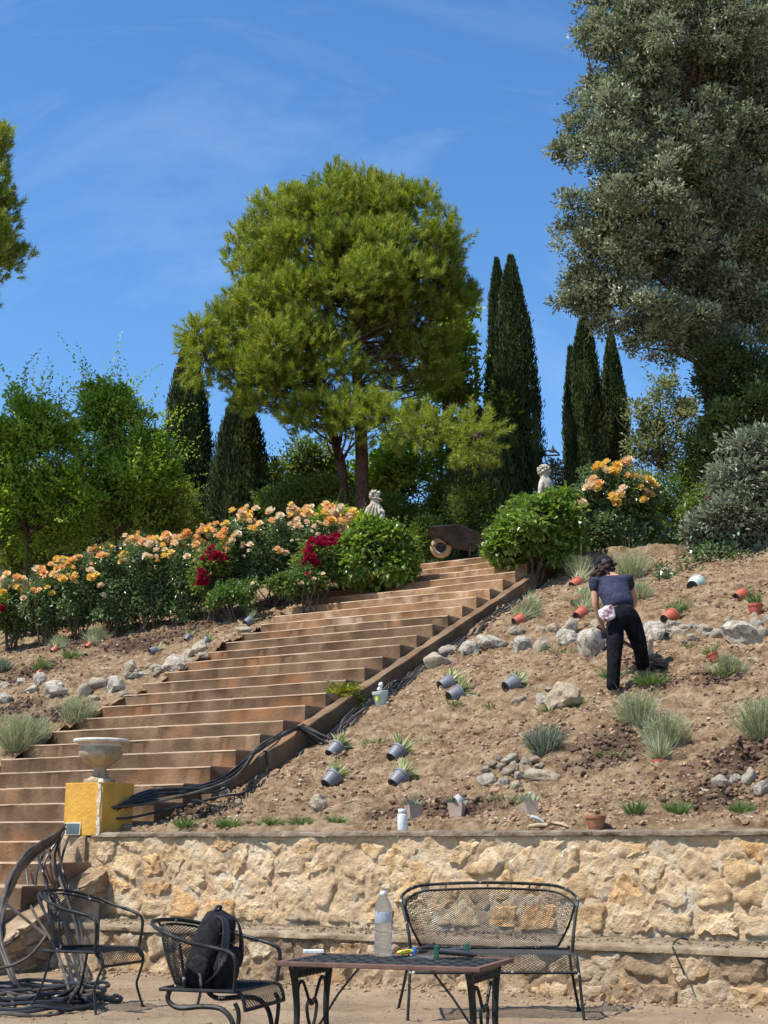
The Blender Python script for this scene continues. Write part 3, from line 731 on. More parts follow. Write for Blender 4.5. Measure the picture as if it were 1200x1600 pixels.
for px, py, w_, h_ in [(744, 1119, 8, 5), (883, 1247, 16, 8), (795, 1246, 18, 7), (918, 1176, 20, 8), (614, 1252, 10, 5), (566, 1285, 6, 4), (1180, 1142, 10, 5), (1148, 1168, 12, 7), (742, 1021, 22, 7), (735, 974, 12, 5), (1105, 1075, 16, 6)]:
    rock(px, py, w_, h_, 0, 'stray pale stone lying alone on the bare slope', 'stray stones on the bare slope')
# clods and pebbles strewn over soil and patio: uncountable
def scatter(name, P, size, mat, lab=None):
    base = rock_mesh(99, 1); bv = np.array([v.co[:] for v in base.vertices]); bf = np.array([list(p.vertices) for p in base.polygons])
    n = len(P); ang = rng.uniform(0, 2 * PI, n); s = size * rng.uniform(.35, 1, n) ** 2 * 1.6
    ca, sa = np.cos(ang)[:, None], np.sin(ang)[:, None]
    X = bv[None, :, 0] * ca - bv[None, :, 1] * sa; Y = bv[None, :, 0] * sa + bv[None, :, 1] * ca; Z = np.repeat(bv[None, :, 2] * .7, n, 0)
    V = np.stack([X, Y, Z], -1) * s[:, None, None] + P[:, None, :]
    F = bf[None] + (np.arange(n) * len(bv))[:, None, None]
    return tag(link(name, npmesh(name, V.reshape(-1, 3), F.reshape(-1, 3), mat)), kind='stuff')
def bank_pts(n, s0, s1, q0, q1, off=.0):
    s = rng.uniform(s0, s1, n); q = rng.uniform(q0, q1, n)
    keep = fbm(s, q, 1.3, 3, 120) + rng.uniform(-.35, .35, n) > -.05; s, q = s[keep], q[keep]
    z = bank_dug(s, q) + off; return np.stack([O[0] + s * U[0] + q * W[0], O[1] + s * U[1] + q * W[1], z], 1)
scatter('soil_clods', np.concatenate([bank_pts(26000, .2, S_TOP, QR + .05, 2.8), bank_pts(14000, .8, S_TOP, -16, QLft - .05)]), .045, M['clod'])
scatter('gravel', np.concatenate([bank_pts(2600, .2, S_TOP, QR + .05, 2.8, .01), bank_pts(1500, .8, S_TOP, -16, QLft - .05, .01)]), .028, M['rock'])
dd = []
for s, q, r in dug:
    n = int(170 * r / .4); a = rng.normal(0, .5 * r, n); c = rng.normal(0, .55 * r, n)
    ok = (q + c > QR + .05) | (q + c < QLft - .05); a, c = a[ok], c[ok]
    z = bank_dug(s + a, q + c) + .012
    dd.append(np.stack([O[0] + (s + a) * U[0] + (q + c) * W[0], O[1] + (s + a) * U[1] + (q + c) * W[1], z], 1))
M['dark_clod'] = surf('dark_clod', [(.3, (.09, .058, .042)), (.7, (.22, .145, .10))], scale=8, rough=1, spec=.1, coord='World')
scatter('dark_soil_clods', np.concatenate(dd), .055, M['dark_clod'])
n = 3800; x = rng.uniform(-4, 4, n); y = rng.uniform(8.2, 13.5, n)
s_, q_ = tosq(x, y); ok = s_ < -DL - .02; x, y = x[ok], y[ok]
scatter('gravel', np.stack([x, y, patio_z(x, y) + .002], 1), .013, M['mortar2'])
q = rng.uniform(Q0 + .4, 4, 900); s = -DL - np.abs(rng.normal(.03, .10, 900)); P = np.stack([O[0] + s * U[0] + q * W[0], O[1] + s * U[1] + q * W[1]], 1)
scatter('gravel', np.stack([P[:, 0], P[:, 1], patio_z(P[:, 0], P[:, 1]) + .005], 1), .032, M['mortar2'])
q = rng.uniform(Q0 + .1, 4, 1200); s = rng.uniform(-DL + .02, -.03, 1200)
scatter('ledge_rubble', np.stack([O[0] + s * U[0] + q * W[0], O[1] + s * U[1] + q * W[1], np.full(1200, HL - .005)], 1), .022, M['coping'])
# straw bits on the slope
def straws(P, L_, mat, name):
    n = len(P); a = rng.uniform(0, 2 * PI, n); d = np.stack([np.cos(a), np.sin(a), rng.uniform(-.2, .5, n)], 1) * (L_ * rng.uniform(.4, 1, n))[:, None]
    w_ = np.stack([-np.sin(a), np.cos(a), np.zeros(n)], 1) * .002; P = P + np.array([0, 0, .006])
    V = np.stack([P - w_, P + w_, P + d + w_ * .6 + [0, 0, .004]], 1).reshape(-1, 3)
    return tag(link(name, npmesh(name, V, np.arange(3 * n).reshape(-1, 3), mat)), kind='stuff')
M['straw'] = flat('dry_straw', (.58, .43, .26), .9)
straws(np.concatenate([bank_pts(16000, .2, S_TOP, QR + .05, 2.8), bank_pts(7000, .8, S_TOP, -16, QLft - .05)]), .11, M['straw'], 'dry_grass_litter')
# ============================================================ VEGETATION
def unit(v): return v / np.maximum(np.linalg.norm(v, axis=-1, keepdims=True), 1e-9)
def rdir(n): return unit(rng.normal(size=(n, 3)))
def leafmesh(name, C, D, Nn, Ln, Wd, mat, tint=None, fold=.35, three=False):
    n = len(C); D = unit(D); S = unit(np.cross(D, Nn)); Nn = np.cross(S, D)
    Ln = np.broadcast_to(np.asarray(Ln, float), (n,))[:, None]; Wd = np.broadcast_to(np.asarray(Wd, float), (n,))[:, None]
    if tint is None: tint = rng.uniform(0, 1, n)
    if three:
        V = np.stack([C - S * Wd * .5, C + S * Wd * .5, C + D * Ln], 1); k = 3; F = np.arange(3 * n).reshape(n, 3)
    else:
        mid = C + D * Ln * .45 + Nn * Wd * fold
        V = np.stack([C, mid + S * Wd * .5, C + D * Ln - Nn * Ln * .08, mid - S * Wd * .5], 1); k = 4
        i = np.arange(n)[:, None] * 4; F = np.concatenate([i + [0, 1, 2], i + [0, 2, 3]], 1).reshape(-1, 3)
    return npmesh(name, V.reshape(-1, 3), F, mat, False, np.repeat(tint, k))
def blob(px, py, rx, ry, y, ryy=None):
    c = at_y(px, py, y); m = mpp(c)
    return (np.array(c), np.array([rx * m, (ryy if ryy else (rx + ry) / 2) * m, ry * m]))
def clumps(blobs, n, shell=.55, lump=.0, under=1.0):
    w_ = np.array([b[1][0] * b[1][2] for b in blobs]); w_ = w_ / w_.sum()
    idx = rng.choice(len(blobs), n, p=w_); d = rdir(n); flip = (d[:, 2] < -.2) & (rng.random(n) > under); d[flip, 2] *= -1
    rad = 1 - shell * rng.random(n) ** 1.6
    C = np.array([b[0] for b in blobs])[idx]; Rr = np.array([b[1] for b in blobs])[idx]
    wob = 1 + lump * fbm(d[:, 0] * 2 + idx * 7, d[:, 2] * 2 + d[:, 1], 1.6, 3, 5)
    return C + d * Rr * (rad * wob)[:, None], d
def lumpy(bs, k=5, f=.42, lo=.45, hi=.85):
    out = []
    for c, r in bs:
        out.append((c, r * .72))
        for d in rdir(k):
            out.append((c + d * r * rng.uniform(lo, hi), r * f * rng.uniform(.75, 1.3)))
    return out
def crown(name, blobs, ncl, nl, cr, Ln, Wd, mat, parent, up=.5, shell=.6, lump=.35, jitter=.5, tintlow=.3, under=.7, gaps=.0, sunny=.6):
    P, d = clumps(blobs, ncl, shell, lump, under)
    if gaps:
        g = fbm(P[:, 0], P[:, 2] + P[:, 1] * .5, 1.1, 2, 15); keep = g > -.5 + gaps; P, d = P[keep], d[keep]; ncl = len(P)
    ct = rng.uniform(0, 1, ncl)
    C = np.repeat(P, nl, 0); n = len(C); off = rng.normal(size=(n, 3)) * cr * rng.uniform(.5, 1.1, (n, 1)) * .6; off[:, 2] *= .75
    C = C + off; dd = unit(np.repeat(d, nl, 0) * .5 + unit(off) * .6 + rdir(n) * jitter + np.array([0, 0, up * .5]))
    nrm = unit(rdir(n) * .55 + np.array([0, 0, .7]) + np.array(sdir) * sunny)
    t = np.clip(np.repeat(ct, nl) * .55 + rng.uniform(0, 1, n) * .45, 0, 1)
    me = leafmesh(name, C, dd, nrm, Ln * rng.uniform(.6, 1.15, n), Wd * rng.uniform(.7, 1.1, n), mat, t)
    return link(name, me, parent)
def limb(b, p, q, r0, r1, bend=.1, n=7, sides=7):
    p, q = Vector(p), Vector(q); L_ = (q - p).length; o1 = Vector(rdir(1)[0]) * L_ * bend; o2 = Vector(rdir(1)[0]) * L_ * bend
    pts = []
    for i in range(n + 1):
        t = i / n; pts.append(p.lerp(q, t) + o1 * math.sin(t * PI) + o2 * math.sin(t * 2 * PI) * .4)
    b.tube(pts, [r0 + (r1 - r0) * i / n for i in range(n + 1)], sides)
    return pts
def branches_to(blobs, trunk_pts, mat, parent, n=30, r=.05, name='branches', twigs=2):
    b = MB(); P, d = clumps(blobs, n, .5)
    for p in P:
        p = Vector(p); cand = [t for t in trunk_pts if t.z < p.z + .4] or trunk_pts
        base = min(cand, key=lambda t: (t - p).length + abs(t.z - (p.z - .5)) * .5)
        pts = limb(b, base, p, r * random.uniform(.6, 1.1), .008, .09, 6, 5)
        for _ in range(twigs):
            k = random.randrange(2, 6); limb(b, pts[k], pts[k] + Vector(rdir(1)[0]) * .5 + Vector((0, 0, .15)), .012, .004, .1, 3, 4)
    return b.build(name, mat, parent)
def shoots(name, lb, n, ln, mat, parent, L_=.09, Wd=.045, up=1.0, per=16):
    P, d = clumps(lb, n, .25); ok = d[:, 2] > -.25; P, d = P[ok], d[ok]; m = len(P)
    ax = unit(d * 1.0 + rdir(m) * .6 + np.array([0, 0, up * .55])); l = ln * rng.uniform(.35, 1.2, m)
    t = np.tile(np.linspace(0, 1, per), m); C = np.repeat(P, per, 0) + np.repeat(ax, per, 0) * (t * np.repeat(l, per))[:, None]
    k = m * per; D = unit(np.repeat(ax, per, 0) * .5 + rdir(k) * .9 + [0, 0, -.1]); Nn = unit(rdir(k) * .6 + [0, 0, .8])
    tt = np.clip(np.repeat(rng.uniform(.2, .9, m), per) + rng.uniform(-.25, .25, k), 0, 1)
    return tag(link(name, leafmesh(name, C, D, Nn, L_ * (1.1 - .55 * t) * rng.uniform(.7, 1.1, k), Wd * (1.1 - .5 * t), mat, tt), parent), kind='stuff')
def zg(x, y):
    s, q = tosq(x, y); return float(bank_z(s, q)) if s < S_TOP + .4 else float(plat(np.array(s), np.array(q)))

# ---- pines
def pine(blobs, trunks, nsh, label, loc, group=None, ndl=40, shoot=.16, top=None, candles=None):
    t = empty('pine_tree', loc, label, 'pine tree', group)
    allpts = []
    for path, r0, r1 in trunks:
        b = MB(); pts = arc([Vector(p) - Vector(loc) for p in path], 6); n = len(pts)
        b.tube(pts, [r0 + (r1 - r0) * i / (n - 1) for i in range(n)], 10); b.build('trunk', M['bark'], t, smooth=True); allpts += pts[n // 3:]
    lb = [(c - np.array(loc), r) for c, r in blobs]
    branches_to(lb, allpts, M['bark'], t, int(22 + nsh / 60), .04)
    lb = [(c_, r_ * 1.07) for c_, r_ in lb]; lb = lumpy(lb, 9, .30, .62, .86); lb = [(c_, r_ * (1.12 if i_ % 10 == 0 else 1)) for i_, (c_, r_) in enumerate(lb)]; P, d = clumps(lb, nsh, .7, .35, .8)
    g = fbm(P[:, 0] + 3, P[:, 2] + P[:, 1] * .4, 1.5, 2, 33); keep = g > -.34; P, d = P[keep], d[keep]; m = len(P)
    axis = unit(d * .7 + np.array([0, 0, .75]) + rdir(m) * .35); ct = rng.uniform(0, 1, m)
    k = ndl; n = m * k; tpos = np.tile(np.linspace(0, 1, k), m)[:, None]
    ax = np.repeat(axis, k, 0); C = np.repeat(P, k, 0) + ax * tpos * shoot
    rd = rdir(n); rd = unit(rd - ax * (rd * ax).sum(1, keepdims=True)); D = unit(ax * (.55 + .5 * tpos) + rd * .75)
    C[:, 2] -= 0; tt = np.clip(np.repeat(ct, k) * .6 + .3 * rng.random(n) + .12, 0, 1)
    # inner needles are the older, browner olive ones
    me = leafmesh('needles', C, D, rdir(n), .125 * rng.uniform(.7, 1.15, n), .0135, M['pine'], tt, three=True)
    link('crown', me, t)
    if candles:
        sel = np.argsort(-P[:, 2] + rng.uniform(0, .9, m))[:candles]; Cc = P[sel]; n = len(sel)
        me = leafmesh('candles', Cc + [0, 0, .05], np.tile([0, 0, 1.0], (n, 1)) + rdir(n) * .12, rdir(n), .26 * rng.uniform(.6, 1.1, n), .022, M['olive'], rng.uniform(.3, 1, n), three=False, fold=.9)
        tag(link('candles', me, t), kind='stuff')
    return t
YP = 27.5
base1 = at_y(566, 815, YP - .6); base1.z = zg(base1.x, base1.y)
pb = [blob(470, 470, 100, 70, YP - .5), blob(590, 500, 90, 75, YP + .2), blob(440, 540, 80, 60, YP - .9), blob(705, 470, 42, 50, YP + .2), blob(640, 345, 62, 52, YP), blob(440, 345, 52, 46, YP), blob(545, 330, 80, 66, YP), blob(545, 345, 95, 78, YP), blob(470, 385, 105, 75, YP - .5), blob(620, 390, 95, 85, YP), blob(545, 440, 130, 90, YP - .6), blob(400, 400, 55, 60, YP),
      blob(400, 500, 72, 65, YP - .4), blob(352, 520, 32, 45, YP - .8), blob(470, 560, 110, 70, YP - .9), blob(410, 600, 66, 46, YP - 1.1), blob(690, 420, 52, 60, YP + .3), blob(655, 500, 85, 65, YP),
      blob(560, 640, 55, 42, YP - 1.4), blob(500, 655, 70, 32, YP - 1), blob(640, 575, 80, 55, YP + .3), blob(368, 580, 38, 36, YP - 1)]
path = [base1, at_y(565, 700, YP - .5), at_y(556, 560, YP - .3), at_y(552, 440, YP), at_y(548, 330, YP)]
path2 = [at_y(538, 820, YP - .2), at_y(535, 750, YP - .2), at_y(524, 690, YP - .3), at_y(505, 600, YP - .5), at_y(470, 500, YP - .5)]
path2[0].z = zg(path2[0].x, path2[0].y)
pt = pine(pb, [(path, .155, .04), (path2, .12, .04)], 16500, 'large round-headed green pine with two trunks behind the seated statue', base1, None, 34, .16, candles=260)
# low hanging sprays of the pine
def spray(px, py, rx, ry, y, n, lab, t, src):
    lb = [(blob(px, py, rx, ry, y)[0] - np.array(t.location), blob(px, py, rx, ry, y)[1])]
    P, d = clumps(lb, n, .9, .3); m = len(P); k = 44; axis = unit(d + rdir(m) * .3 + np.array([0, -.1, .15]))
    tp = np.tile(np.linspace(0, 1, k), m)[:, None]; ax = np.repeat(axis, k, 0); C = np.repeat(P, k, 0) + ax * tp * .18
    rd = rdir(m * k); D = unit(ax * .8 + rd * .75)
    tt = np.clip(.45 + .4 * rng.random(m * k), 0, 1)
    link(lab, leafmesh('needles', C, D, rdir(m * k), .13, .0125, M['pine'], tt, three=True), t)
    b = MB(); tip = Vector(lb[0][0])
    limb(b, Vector(src) - Vector(t.location), tip, .035, .012, .06, 8, 6)
    for p in P[::6]: limb(b, tip, Vector(p), .012, .004, .08, 3, 4)
    b.build('branch', M['bark'], t)
spray(318, 555, 34, 58, YP - 1.2, 150, 'spray', pt, at_y(420, 590, YP - .8))
spray(305, 522, 22, 22, YP - 1.2, 70, 'spray', pt, at_y(330, 560, YP - 1.2))
spray(665, 668, 40, 34, YP - 2.2, 90, 'spray', pt, at_y(572, 640, YP - .4))
spray(742, 682, 44, 46, YP - 2.4, 150, 'spray', pt, at_y(640, 640, YP - 1.5))
spray(600, 655, 40, 45, YP - 1.8, 120, 'spray', pt, at_y(566, 620, YP - .4))
# pine cut by the left frame edge
yl = 24.0; bl = at_y(-120, 900, yl); bl.z = zg(bl.x, bl.y)
pine([blob(-40, 330, 70, 110, yl), blob(-5, 395, 46, 42, yl), blob(-30, 240, 42, 60, yl), blob(-90, 380, 90, 120, yl), blob(5, 330, 28, 40, yl)], [([bl, at_y(-110, 600, yl), at_y(-80, 260, yl)], .14, .04)], 4200,
     'pine reaching in from the left edge high above the rose bed', bl, None, 32, .15)

# ---- cypresses
def cypress(px, pybase, pytop, wpx, y, label, lean=0, seed=1, n=12000, mat='cypress'):
    n = int(n * 1.8); wpx *= 1.14
    c = at_y(px, pybase, y); z0 = zg(c.x, c.y); top = at_y(px + lean, pytop, y); m = mpp(top)
    H = top.z - z0; Rm = wpx * m / 2; t = empty('cypress_tree', (c.x, c.y, z0), label, 'cypress')
    lx = top.x - c.x
    b = MB(); b.tube([(0, 0, 0), (lx * .4, 0, H * .5), (lx, 0, H * .93)], [Rm * .22, Rm * .12, .01], 8); b.build('trunk', M['bark'], t, True)
    def rad(h): return Rm * np.clip(np.minimum((h / .10) ** .5, 1), .35, 1) * (1 - np.clip((h - .30) / .70, 0, 1) ** 2.8) ** .95
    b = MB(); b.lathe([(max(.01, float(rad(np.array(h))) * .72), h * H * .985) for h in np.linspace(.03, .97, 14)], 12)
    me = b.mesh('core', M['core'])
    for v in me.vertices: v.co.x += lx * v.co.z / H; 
    link('shade_core', me, t)  # dark solid core, painted shade behind the outer sprays
    h = rng.uniform(.02, 1, n) ** .85; a = rng.uniform(0, 2 * PI, n)
    tip = rng.random(n) < .18
    lob = 1 + .5 * fbm(a * 2.2 + seed * 9, h * H * .8, 1, 3, seed + 50) + np.where(tip, rng.uniform(0, .22, n), 0)
    r = rad(h) * lob * rng.uniform(.72, 1.0, n) + .01
    C = np.stack([np.cos(a) * r + lx * h, np.sin(a) * r, h * H], 1)
    D = np.stack([np.cos(a) * .35, np.sin(a) * .35, np.full(n, 1.0)], 1) + rdir(n) * .32
    Nn = np.stack([np.cos(a), np.sin(a), np.full(n, .3)], 1) + rdir(n) * .5
    tt = np.clip(.35 + fbm(a * 3, h * H * 2.2, 1, 3, seed) * 1.1 + rng.uniform(-.25, .35, n), 0, 1)
    link('crown', leafmesh('crown', C, D, Nn, .12 * rng.uniform(.5, 1.2, n), .038 * rng.uniform(.6, 1.2, n), M[mat], tt), t)
cypress(298, 850, 525, 66, 30, 'dark narrow cypress standing alone left of the pine', -4, 1, 13000)
cypress(378, 850, 610, 86, 29, 'dark cypress under the left boughs of the pine', -4, 2, 12000)
cypress(806, 800, 404, 66, 29.5, 'tall slim cypress right of the pine with the highest tip', -8, 3, 17000)
cypress(786, 800, 408, 40, 30.2, 'thin cypress tip pressed against the left of the tallest one', -10, 4, 9000)
cypress(745, 862, 640, 96, 27.5, 'low dark cypress in shade behind the wheelbarrow', 0, 5, 12000)
cypress(912, 790, 492, 54, 30, 'cypress behind the yellow roses, left of a pair', 0, 6, 14000)
cypress(962, 790, 522, 44, 31, 'cypress behind the yellow roses, right of a pair', -8, 7, 12000)
cypress(893, 770, 545, 26, 31.5, 'slender cypress spire at the left side of the pair', -2, 8, 5000)

# ---- holm oak at the right
yo = 24.5
bo = at_y(1135, 820, yo); bo.z = zg(bo.x, bo.y)
tk = empty('holm_oak', bo, 'huge grey green holm oak filling the upper right corner', 'oak tree')
LB = lambda bs: [(c - np.array(bo), r) for c, r in bs]
ob = [blob(1105, 530, 55, 50, yo + .4), blob(1120, 430, 70, 70, yo + .8), blob(1090, 300, 70, 80, yo + .9), blob(1150, 250, 70, 70, yo + 1.0), blob(1160, 380, 60, 80, yo + 1.1), blob(1000, 90, 90, 95, yo), blob(960, 160, 80, 70, yo), blob(1070, 60, 110, 110, yo + .6), blob(1150, 160, 120, 130, yo + 1.4), blob(965, 245, 85, 60, yo - .3), blob(1060, 230, 110, 80, yo), blob(1010, 330, 100, 75, yo - .4),
      blob(940, 330, 62, 42, yo), blob(960, 410, 75, 55, yo - .2), blob(1060, 400, 100, 80, yo + .4), blob(925, 450, 50, 35, yo), blob(1010, 480, 90, 45, yo - .3), blob(1140, 330, 110, 130, yo + 1.3), blob(1180, 480, 90, 90, yo + 1.4),
      blob(895, 235, 34, 22, yo), blob(885, 355, 22, 14, yo), blob(905, 470, 45, 24, yo), blob(1030, 535, 60, 28, yo), blob(1090, 500, 80, 60, yo + 1), blob(1010, -20, 120, 70, yo), blob(930, 60, 40, 45, yo), blob(1160, -10, 120, 90, yo + 1.2), blob(1215, 250, 80, 160, yo + 1.6), blob(1220, 420, 80, 140, yo + 1.8)]
b = MB(); tp = arc([Vector((.3, 1.0, 0)), Vector((.25, 1.1, 2.2)), Vector((.2, 1.3, 4.2)), Vector((.1, 1.5, 7))], 5)
b.tube(tp, [.34 - .23 * i / (len(tp) - 1) for i in range(len(tp))], 12); b.build('trunk', M['bark'], tk, True)
branches_to(LB(ob), tp[4:], M['bark'], tk, 90, .07, twigs=1)
crown('crown', lumpy(LB(ob), 9, .30, .6, 1.0), 14500, 20, .13, .10, .050, M['oak'], tk, up=.6, shell=.6, lump=.45, under=.75, jitter=.6)
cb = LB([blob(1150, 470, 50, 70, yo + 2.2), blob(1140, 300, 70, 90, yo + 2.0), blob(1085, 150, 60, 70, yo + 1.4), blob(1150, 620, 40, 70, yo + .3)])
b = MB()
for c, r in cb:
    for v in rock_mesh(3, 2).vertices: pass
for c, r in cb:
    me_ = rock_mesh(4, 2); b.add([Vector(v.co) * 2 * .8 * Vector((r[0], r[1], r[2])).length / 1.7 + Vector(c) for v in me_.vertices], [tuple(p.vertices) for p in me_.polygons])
b.build('shade_core', M['core'], tk)  # dark lumps added as painted shade in the oak's hollows
# ivy-clad lower trunk mass of the oak
lowb = LB([blob(1130, 590, 58, 70, yo), blob(1145, 680, 66, 80, yo), blob(1150, 760, 70, 80, yo), blob(1190, 620, 60, 110, yo), blob(1095, 700, 22, 50, yo)])
crown('ivy_on_trunk', lumpy(lowb, 6, .35), 3000, 18, .14, .09, .05, M['cypress'], tk, up=1.2, shell=.4, lump=.3, under=1)

# ---- silver shrub at right with drooping branch
ys = 20.3
bs_ = at_y(1180, 880, ys); bs_.z = zg(bs_.x, bs_.y)
sv = empty('silver_shrub', bs_, 'silver leaved shrub at the right edge drooping over the bare slope', 'shrub')
LS = lambda bs: [(c - np.array(bs_), r) for c, r in bs]
crown('foliage', lumpy([(a_ , b_) for a_, b_ in LS([blob(1160, 745, 62, 60, ys), blob(1195, 720, 45, 50, ys), blob(1150, 815, 60, 55, ys), blob(1185, 840, 60, 60, ys), blob(1100, 830, 36, 34, ys + .2), blob(1165, 700, 40, 30, ys), blob(1215, 780, 60, 80, ys)])], 7, .34),
      1500, 14, .15, .105, .046, M['silver'], sv, up=.4, shell=.8, lump=.4, under=1)
db = LS([blob(1105, 872, 40, 18, ys - .3), blob(1085, 905, 32, 14, ys - .6), blob(1150, 885, 45, 20, ys - .3), blob(1040, 897, 16, 9, ys - .8), blob(1185, 920, 22, 40, ys - .2)])
crown('drooping_branch', db, 150, 14, .13, .08, .045, M['rose_leaf'], sv, up=-.2, shell=.9, under=1)
b = MB(); limb(b, (0, 0, .1), Vector(db[1][0]), .03, .008, .08); limb(b, (0, 0, .1), Vector(db[3][0]), .02, .006, .06); limb(b, (0, 0, 0), (-.2, 0, 1.4), .05, .02); limb(b, (0, 0, 0), (.3, .1, 1.2), .05, .02)
b.build('stem', M['bark'], sv)

# ---- broadleaf trees
def leafy(name, label, cat, y, base, blobs, ncl, nl, cr, Ln, Wd, mat, tr=.06, nb=24, group=None, **kw):
    c = at_y(base[0], base[1], y); c.z = zg(c.x, c.y); t = empty(name, c, label, cat, group)
    bs = [blob(*q[:4], y + (q[4] if len(q) > 4 else 0)) for q in blobs]; lb = [(p - np.array(c), r) for p, r in bs]; lb = lumpy(lb, 6, .36)
    top = Vector(lb[0][0]); b = MB(); pts = arc([Vector((0, 0, -.05)), top * .35 + Vector((random.uniform(-.1, .1), 0, 0)), top * .8], 4)
    b.tube(pts, [tr - tr * .75 * i / (len(pts) - 1) for i in range(len(pts))], 8); b.build('trunk', M['bark'], t, True)
    branches_to(lb, pts[2:], M['bark'], t, nb, tr * .4)
    sh_ = kw.pop('sh', (0, 0)); crown('crown', lb, ncl, nl, cr, Ln, Wd, mat, t, **kw)
    if sh_[0]: shoots('shoots', lb, sh_[0], sh_[1], mat, t, Ln, Wd)
    return t
leafy('leafy_tree', 'bright green tree with upright shoots at the left, above the roses', 'tree', 25, (60, 900),
      [(40, 800, 60, 60), (100, 830, 50, 45), (10, 850, 40, 50), (125, 700, 36, 46), (-5, 740, 40, 60), (100, 655, 20, 26), (65, 700, 75, 65), (25, 760, 60, 70), (110, 760, 75, 70), (40, 640, 30, 40), (75, 655, 26, 45), (0, 690, 40, 45), (20, 605, 9, 18), (60, 625, 10, 20)], 1900, 15, .15, .11, .055, M['broad'], shell=.9, gaps=.45, up=.9, lump=1.1, sh=(420, .85))
leafy('leafy_tree', 'green tree with long loose shoots between the bright tree and the cypress', 'tree', 25.6, (190, 900),
      [(180, 810, 55, 50), (230, 830, 40, 35), (225, 700, 34, 36), (250, 760, 30, 40), (190, 720, 60, 60), (150, 650, 24, 50), (180, 650, 30, 45), (215, 760, 65, 70), (165, 620, 16, 25), (205, 655, 16, 28), (140, 610, 9, 16), (245, 740, 32, 42), (228, 652, 20, 7), (192, 618, 8, 18)], 1700, 15, .15, .11, .055, M['broad'], shell=.9, gaps=.45, up=.9, lump=1.1, sh=(420, .9))
leafy('leafy_tree', 'dark glossy tree mass directly behind the left rose hedge', 'tree', 27.8, (110, 920),
      [(40, 810, 70, 70), (110, 800, 65, 75), (170, 820, 60, 80), (225, 780, 50, 75), (0, 840, 50, 70), (290, 800, 30, 60), (80, 860, 80, 50), (200, 870, 80, 40)], 1900, 15, .16, .10, .05, M['broad_dark'], shell=.8, up=.3, gaps=.3, lump=1.1, sh=(240, .4))
leafy('leafy_tree', 'yellowish green bush tree beside the foot of the lone cypress', 'tree', 26, (262, 880), [(262, 770, 36, 40), (275, 820, 30, 40), (235, 800, 30, 30)], 380, 14, .14, .085, .04, M['yellowbush'], shell=.8, lump=1, sh=(60, .4))
leafy('plane_tree', 'broad leaved tree showing light leaves at the right side of the pine', 'tree', 29.5, (690, 840),
      [(690, 620, 60, 70), (735, 610, 60, 45), (700, 540, 50, 60), (735, 480, 22, 30), (765, 590, 45, 26), (745, 660, 60, 55), (650, 700, 60, 60), (600, 740, 60, 50), (715, 740, 50, 50)], 1300, 12, .2, .14, .10, M['broad'], tr=.09, shell=.8, gaps=.4, lump=1.0, sunny=.4, sh=(120, .5))
leafy('leafy_tree', 'shaded tree showing between the two pine trunks and the cypress', 'tree', 30, (470, 840), [(440, 740, 45, 40), (400, 760, 40, 40), (480, 720, 60, 40), (530, 760, 60, 50), (620, 780, 50, 50)], 800, 13, .18, .11, .06, M['broad_dark'], shell=.8, gaps=.1)
leafy('sparse_tree', 'sparse pale leaved tree showing sky between its twigs left of the oak', 'tree', 29, (1035, 830),
      [(1035, 680, 50, 60), (1010, 650, 35, 40), (1050, 620, 30, 35), (1000, 700, 30, 40), (1030, 600, 22, 16), (1075, 650, 22, 40), (1050, 720, 50, 40)], 520, 10, .16, .10, .055, M['olive'], shell=.95, nb=20, up=.6, sh=(60, .5))
leafy('leafy_shrub', 'pale shrub and small leaves in the gap right of the statue with curls', 'shrub', 30, (868, 800), [(868, 730, 14, 16), (875, 755, 18, 22), (862, 778, 22, 16)], 110, 10, .12, .09, .05, M['olive'], shell=.9, nb=10)
for lab, y, bs, mt in [('feathery grey green bush behind the seated statue', 28, [(655, 820, 50, 45), (610, 800, 45, 40), (690, 790, 35, 50)], 'broad_dark'),
                       ('olive green bush at the left of the pine trunks', 27.5, [(480, 770, 55, 34), (440, 790, 50, 30), (525, 780, 30, 28)], 'broad_dark'),
                       ('green bush mass between the yellow roses and the oak', 25, [(1060, 780, 55, 60), (1015, 800, 50, 60), (1080, 820, 45, 50), (1040, 850, 60, 34), (1090, 760, 36, 50)], 'broad_dark'),
                       ('low green bush at the left foot of the wheelbarrow', 26, [(655, 850, 34, 26), (668, 830, 20, 18)], 'broad_dark'),
                       ('bush filling the shade under the leaning cypress', 27, [(785, 830, 60, 50), (725, 800, 40, 50)], 'broad_dark'),
                       ('small green bush behind the crimson flowers', 24, [(520, 810, 30, 20), (560, 830, 30, 25)], 'broad')]:
    leafy('leafy_shrub', lab, 'shrub', y, (bs[0][0], 870), bs, 1050, 13, .13, .08, .036, M[mt], shell=.8, nb=14, tr=.04)
# hedge closing the view at the horizon of the plateau
for i, (px, py, w_, h_) in enumerate([(-40, 800, 80, 90), (345, 810, 60, 60), (560, 800, 60, 50), (860, 810, 60, 26), (950, 800, 70, 60), (1130, 800, 90, 90), (1250, 800, 90, 120)]):
    leafy('leafy_tree', ['tree mass beyond the left frame edge', 'dim green tree in shade between the two left cypresses', 'dim tree low behind the pine trunks', 'low foliage behind the statue with curls', 'dim tree filling the foot of the cypress pair', 'dim tree behind the trunk of the oak', 'tree beyond the right frame edge'][i],
          'tree', 33, (px, 850), [(px, py, w_, h_), (px + w_ * .6, py + 15, w_ * .7, h_ * .8)], 420, 13, .2, .12, .06, M['broad_dark'], shell=.7, nb=10)

